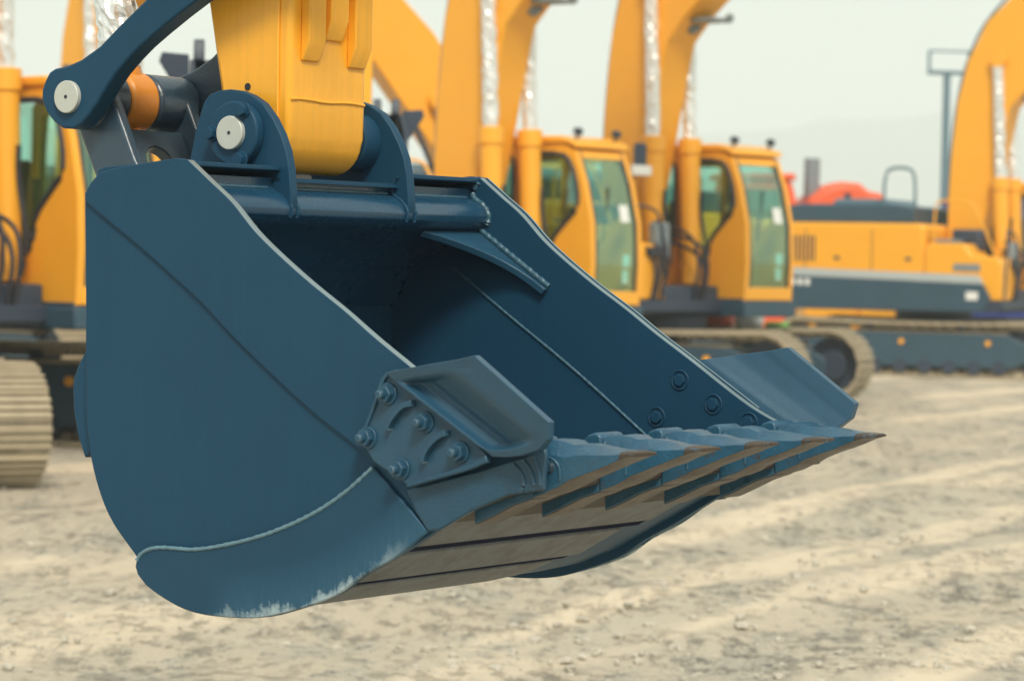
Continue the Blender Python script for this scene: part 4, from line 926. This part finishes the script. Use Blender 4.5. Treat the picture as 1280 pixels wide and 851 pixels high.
# ---- buckets of the next two arms in the row
def small_arm(label, c, D, ztop):
    x = (c - 640) / 3600 * D
    root = empty('excavator', (x, D, ztop), R(8), label, 'excavator', 'excavator arms raised behind the foreground stick')
    prof = closed_smooth([(0, 0), (.08, -.06), (.22, -.28), (.16, -.52), (-.08, -.68), (-.36, -.64), (-.52, -.42), (-.50, -.20)], 1)
    f = lambda u, w, v: (w, u, v); n = len(prof); bm = bmesh.new(); hw = .40
    add_prism(bm, prof, -hw, -hw + .025, f); add_prism(bm, prof, hw - .025, hw, f)
    for i in range(n):
        a, b_ = prof[i], prof[(i + 1) % n]
        if (a[1] + b_[1]) / 2 > -.22 and a[0] < -.02: continue
        add_prism(bm, [a, b_, (b_[0] * .95, b_[1] * .95 - .015), (a[0] * .95, a[1] * .95 - .015)], -hw + .026, hw - .026, f)
    bk = finish('bucket', bm, NAVY, root, .004)
    for k in range(6):
        cx = -.35 + .14 * k; bm = bmesh.new()
        add_prism(bm, [(-.03, -.02), (.08, -.02), (.05, .05), (.01, .10), (-.02, .05)], cx - .03, cx + .03, f); finish('tooth', bm, NAVY, bk, .006)
    for s in (-1, 1):
        bm = bmesh.new(); add_prism(bm, [(s * .405, .01), (s * .555, .02), (s * .57, -.03), (s * .405, -.29)], -.02, .03); finish('side_cutter', bm, NAVY, bk, .006)
    st = bmesh.new(); add_prism(st, [(-.46, -.20), (-.30, -.26), (-.12, -.12), (-.15, 3.2), (-.6, 3.2)], -.125, .125, f); finish('stick', st, YEL, root, .015)
small_arm('excavator arm whose dark bucket corner shows left of the yellow stick above the far link', 322, 16.0, 2.80)
small_arm('excavator arm whose dark toothed bucket shows right of the yellow stick', 432, 22.0, 2.83)

# ---- bundles lying on the track of the second cab's machine
def bundle(name, label, cat, c, s, m, rz):
    bm = bmesh.new(); bmesh.ops.create_icosphere(bm, subdivisions=3, radius=.5)
    for v in bm.verts:
        q = v.co * 2; q = Vector([math.copysign(abs(t) ** .55, t) for t in q]) * .5
        q += Vector((noise.noise(q * 3), noise.noise(q * 3 + Vector((5, 0, 0))), noise.noise(q * 3 + Vector((0, 7, 0))))) * .10
        v.co = Vector((q.x * s[0], q.y * s[1], q.z * s[2]))
    o = finish(name, bm, m, None, smooth=60); o.location = c; o.rotation_euler.z = rz; tag(o, label, cat); return o
bundle('folded_tarp', 'folded orange red tarp lying on the track beneath the second cab', 'tarp', (2.56, 36.9, 1.04), (.60, .4, .26), RED, R(-24))
bundle('cloth_sack', 'pale sack lying on the track just right of the red tarp', 'sack', (3.02, 36.7, 1.0), (.36, .34, .20), WHITE, R(-20))
bundle('green_cloth', 'small green cloth draped over the track beside the pale sack', 'cloth', (3.36, 36.55, .97), (.30, .30, .09), GREEN, R(-24))

# ---- red loader, blue lorry, yellow machines and mast far behind
def wheel(root, c, r, wd, rimm, axis=(0, 1, 0)):
    ax = Vector(axis) * wd / 2; c = Vector(c)
    w_ = cyl('wheel', tuple(c - ax), tuple(c + ax), r, RUBBER, root, n=32, bevel=.05); cyl('rim', tuple(c - ax * 1.04), tuple(c + ax * 1.04), r * .52, rimm, w_, n=24, bevel=.01)
def loader(label, pos, rz, m, group=None, exhaust=True):
    root = empty('wheel_loader', (pos[0], pos[1], 0), rz, label, 'loader', group)
    for x in (-1.5, 1.5):
        for y in (-1.05, 1.05): wheel(root, (x, y, .8), .8, .6, m)
    prism('body', [(1.5, 1.0), (1.5, 2.4), (1.3, 3.0), (.95, 3.32), (.7, 3.36), (.5, 3.52), (.1, 3.55), (-.25, 3.42), (-.6, 3.15), (-.6, 1.0)], -.95, .95, m, root, .12)
    prism('front_frame', [(-.62, 1.0), (-.62, 1.7), (-2.4, 1.7), (-2.9, 1.2), (-2.9, .8), (-.7, .7)], -.5, .5, m, root, .05)
    cb = prism('cab', [(-2.4, 1.75), (-2.35, 3.55), (-.95, 3.55), (-.62, 2.4), (-.62, 1.75)], -.82, .82, m, root, .05)
    for s in (-1, 1): prism('window', [(-2.2, 2.4), (-2.15, 3.35), (-1.1, 3.35), (-.8, 2.4)], s * .825, s * .835, GLASS, cb, 0)
    prism('roof', [(-2.5, 3.56), (-2.45, 3.70), (-.9, 3.70), (-.85, 3.56)], -.9, .9, m, cb, .03)
    if exhaust: cyl('exhaust_pipe', (-.42, -.25, 3.1), (-.42, -.25, 4.05), .17, GREY, root, n=18)
    for s in (-1, 1): prism('lift_arm', [(-1.6, 2.0), (-1.9, 2.2), (-3.2, 1.4), (-3.9, .7), (-3.7, .5), (-3.0, 1.1), (-1.7, 1.7)], s * .55, s * .70, m, root, .02)
    prism('loader_bucket', [(-3.7, .25), (-3.7, 1.3), (-4.0, 1.4), (-3.85, .9), (-4.0, .35), (-4.8, .22), (-4.8, .18), (-3.8, .15)], -1.3, 1.3, m, root, .02)
loader('red loader with a round hood and grey exhaust behind the right hand machine', (6.75, 62), R(4), RED)
def site_tank(label, c):
    root = empty('fuel_tank', (c[0], c[1], 0), R(6), label, 'tank', 'yellow site tanks')
    prism('tank_body', [(-.55, .12), (-.62, .3), (-.62, 1.10), (-.52, 1.22), (.52, 1.22), (.62, 1.10), (.62, .3), (.55, .12)], -.4, .4, YEL, root, .03)
    cyl('filler_cap', (.2, 0, 1.22), (.2, 0, 1.30), .08, NAVY, root, n=20)
    for x in (-.4, .4): box('foot', (x, 0, .06), (.12, .8, .12), NAVY, root, .01)
site_tank('yellow tank under the hull of the right hand machine, nearer the second cab', (5.85, 52.5))
site_tank('yellow tank under the hull of the right hand machine, farther from the cabs', (6.85, 52.5))
# lorry
root = empty('lorry', (9.6, 60, 0), R(-75), 'bright blue lorry cab showing beside the right hand boom', 'lorry')
for x in (-3.6, -2.4, 1.9):
    for y in (-1.0, 1.0): wheel(root, (x, y, .5), .5, .32, GREY)
prism('chassis', [(-4.6, .7), (-4.6, .95), (2.6, .95), (2.6, .7)], -.45, .45, NAVY, root, .02)
cb = prism('cab', [(.9, .8), (.9, 3.1), (1.1, 3.3), (2.1, 3.3), (2.55, 2.1), (2.65, 1.9), (2.65, .8)], -1.15, 1.15, BLUEP, root, .06)
for s in (-1, 1): prism('window', [(1.35, 2.0), (1.35, 2.75), (2.0, 2.75), (2.35, 2.0)], s * 1.152, s * 1.165, GLASS, cb, 0)
prism('windshield', [(2.19, 2.9), (2.56, 2.12), (2.58, 2.14), (2.22, 2.92)], -1.0, 1.0, GLASS, cb, 0)
prism('flat_bed', [(-4.7, .96), (-4.7, 1.25), (.8, 1.25), (.8, .96)], -1.2, 1.2, GREY, root, .02)
# mast
root = empty('mast', (10.42, 70, 0), R(8), 'thin blue grey mast carrying an open rectangular frame', 'mast')
cyl('pole', (0, 0, 0), (0, 0, 6.45), .11, MASTM, root, r1=.09, n=16)
cyl('base_plate', (0, 0, 0), (0, 0, .12), .3, MASTM, root, n=16)
bm = bmesh.new(); add_box(bm, (.05, 0, 6.50), (1.05, .22, .10)); add_box(bm, (.05, 0, 7.02), (1.05, .10, .05)); add_box(bm, (-.45, 0, 6.76), (.06, .10, .5)); add_box(bm, (.55, 0, 6.76), (.06, .10, .5)); finish('frame', bm, MASTM, root, .01)
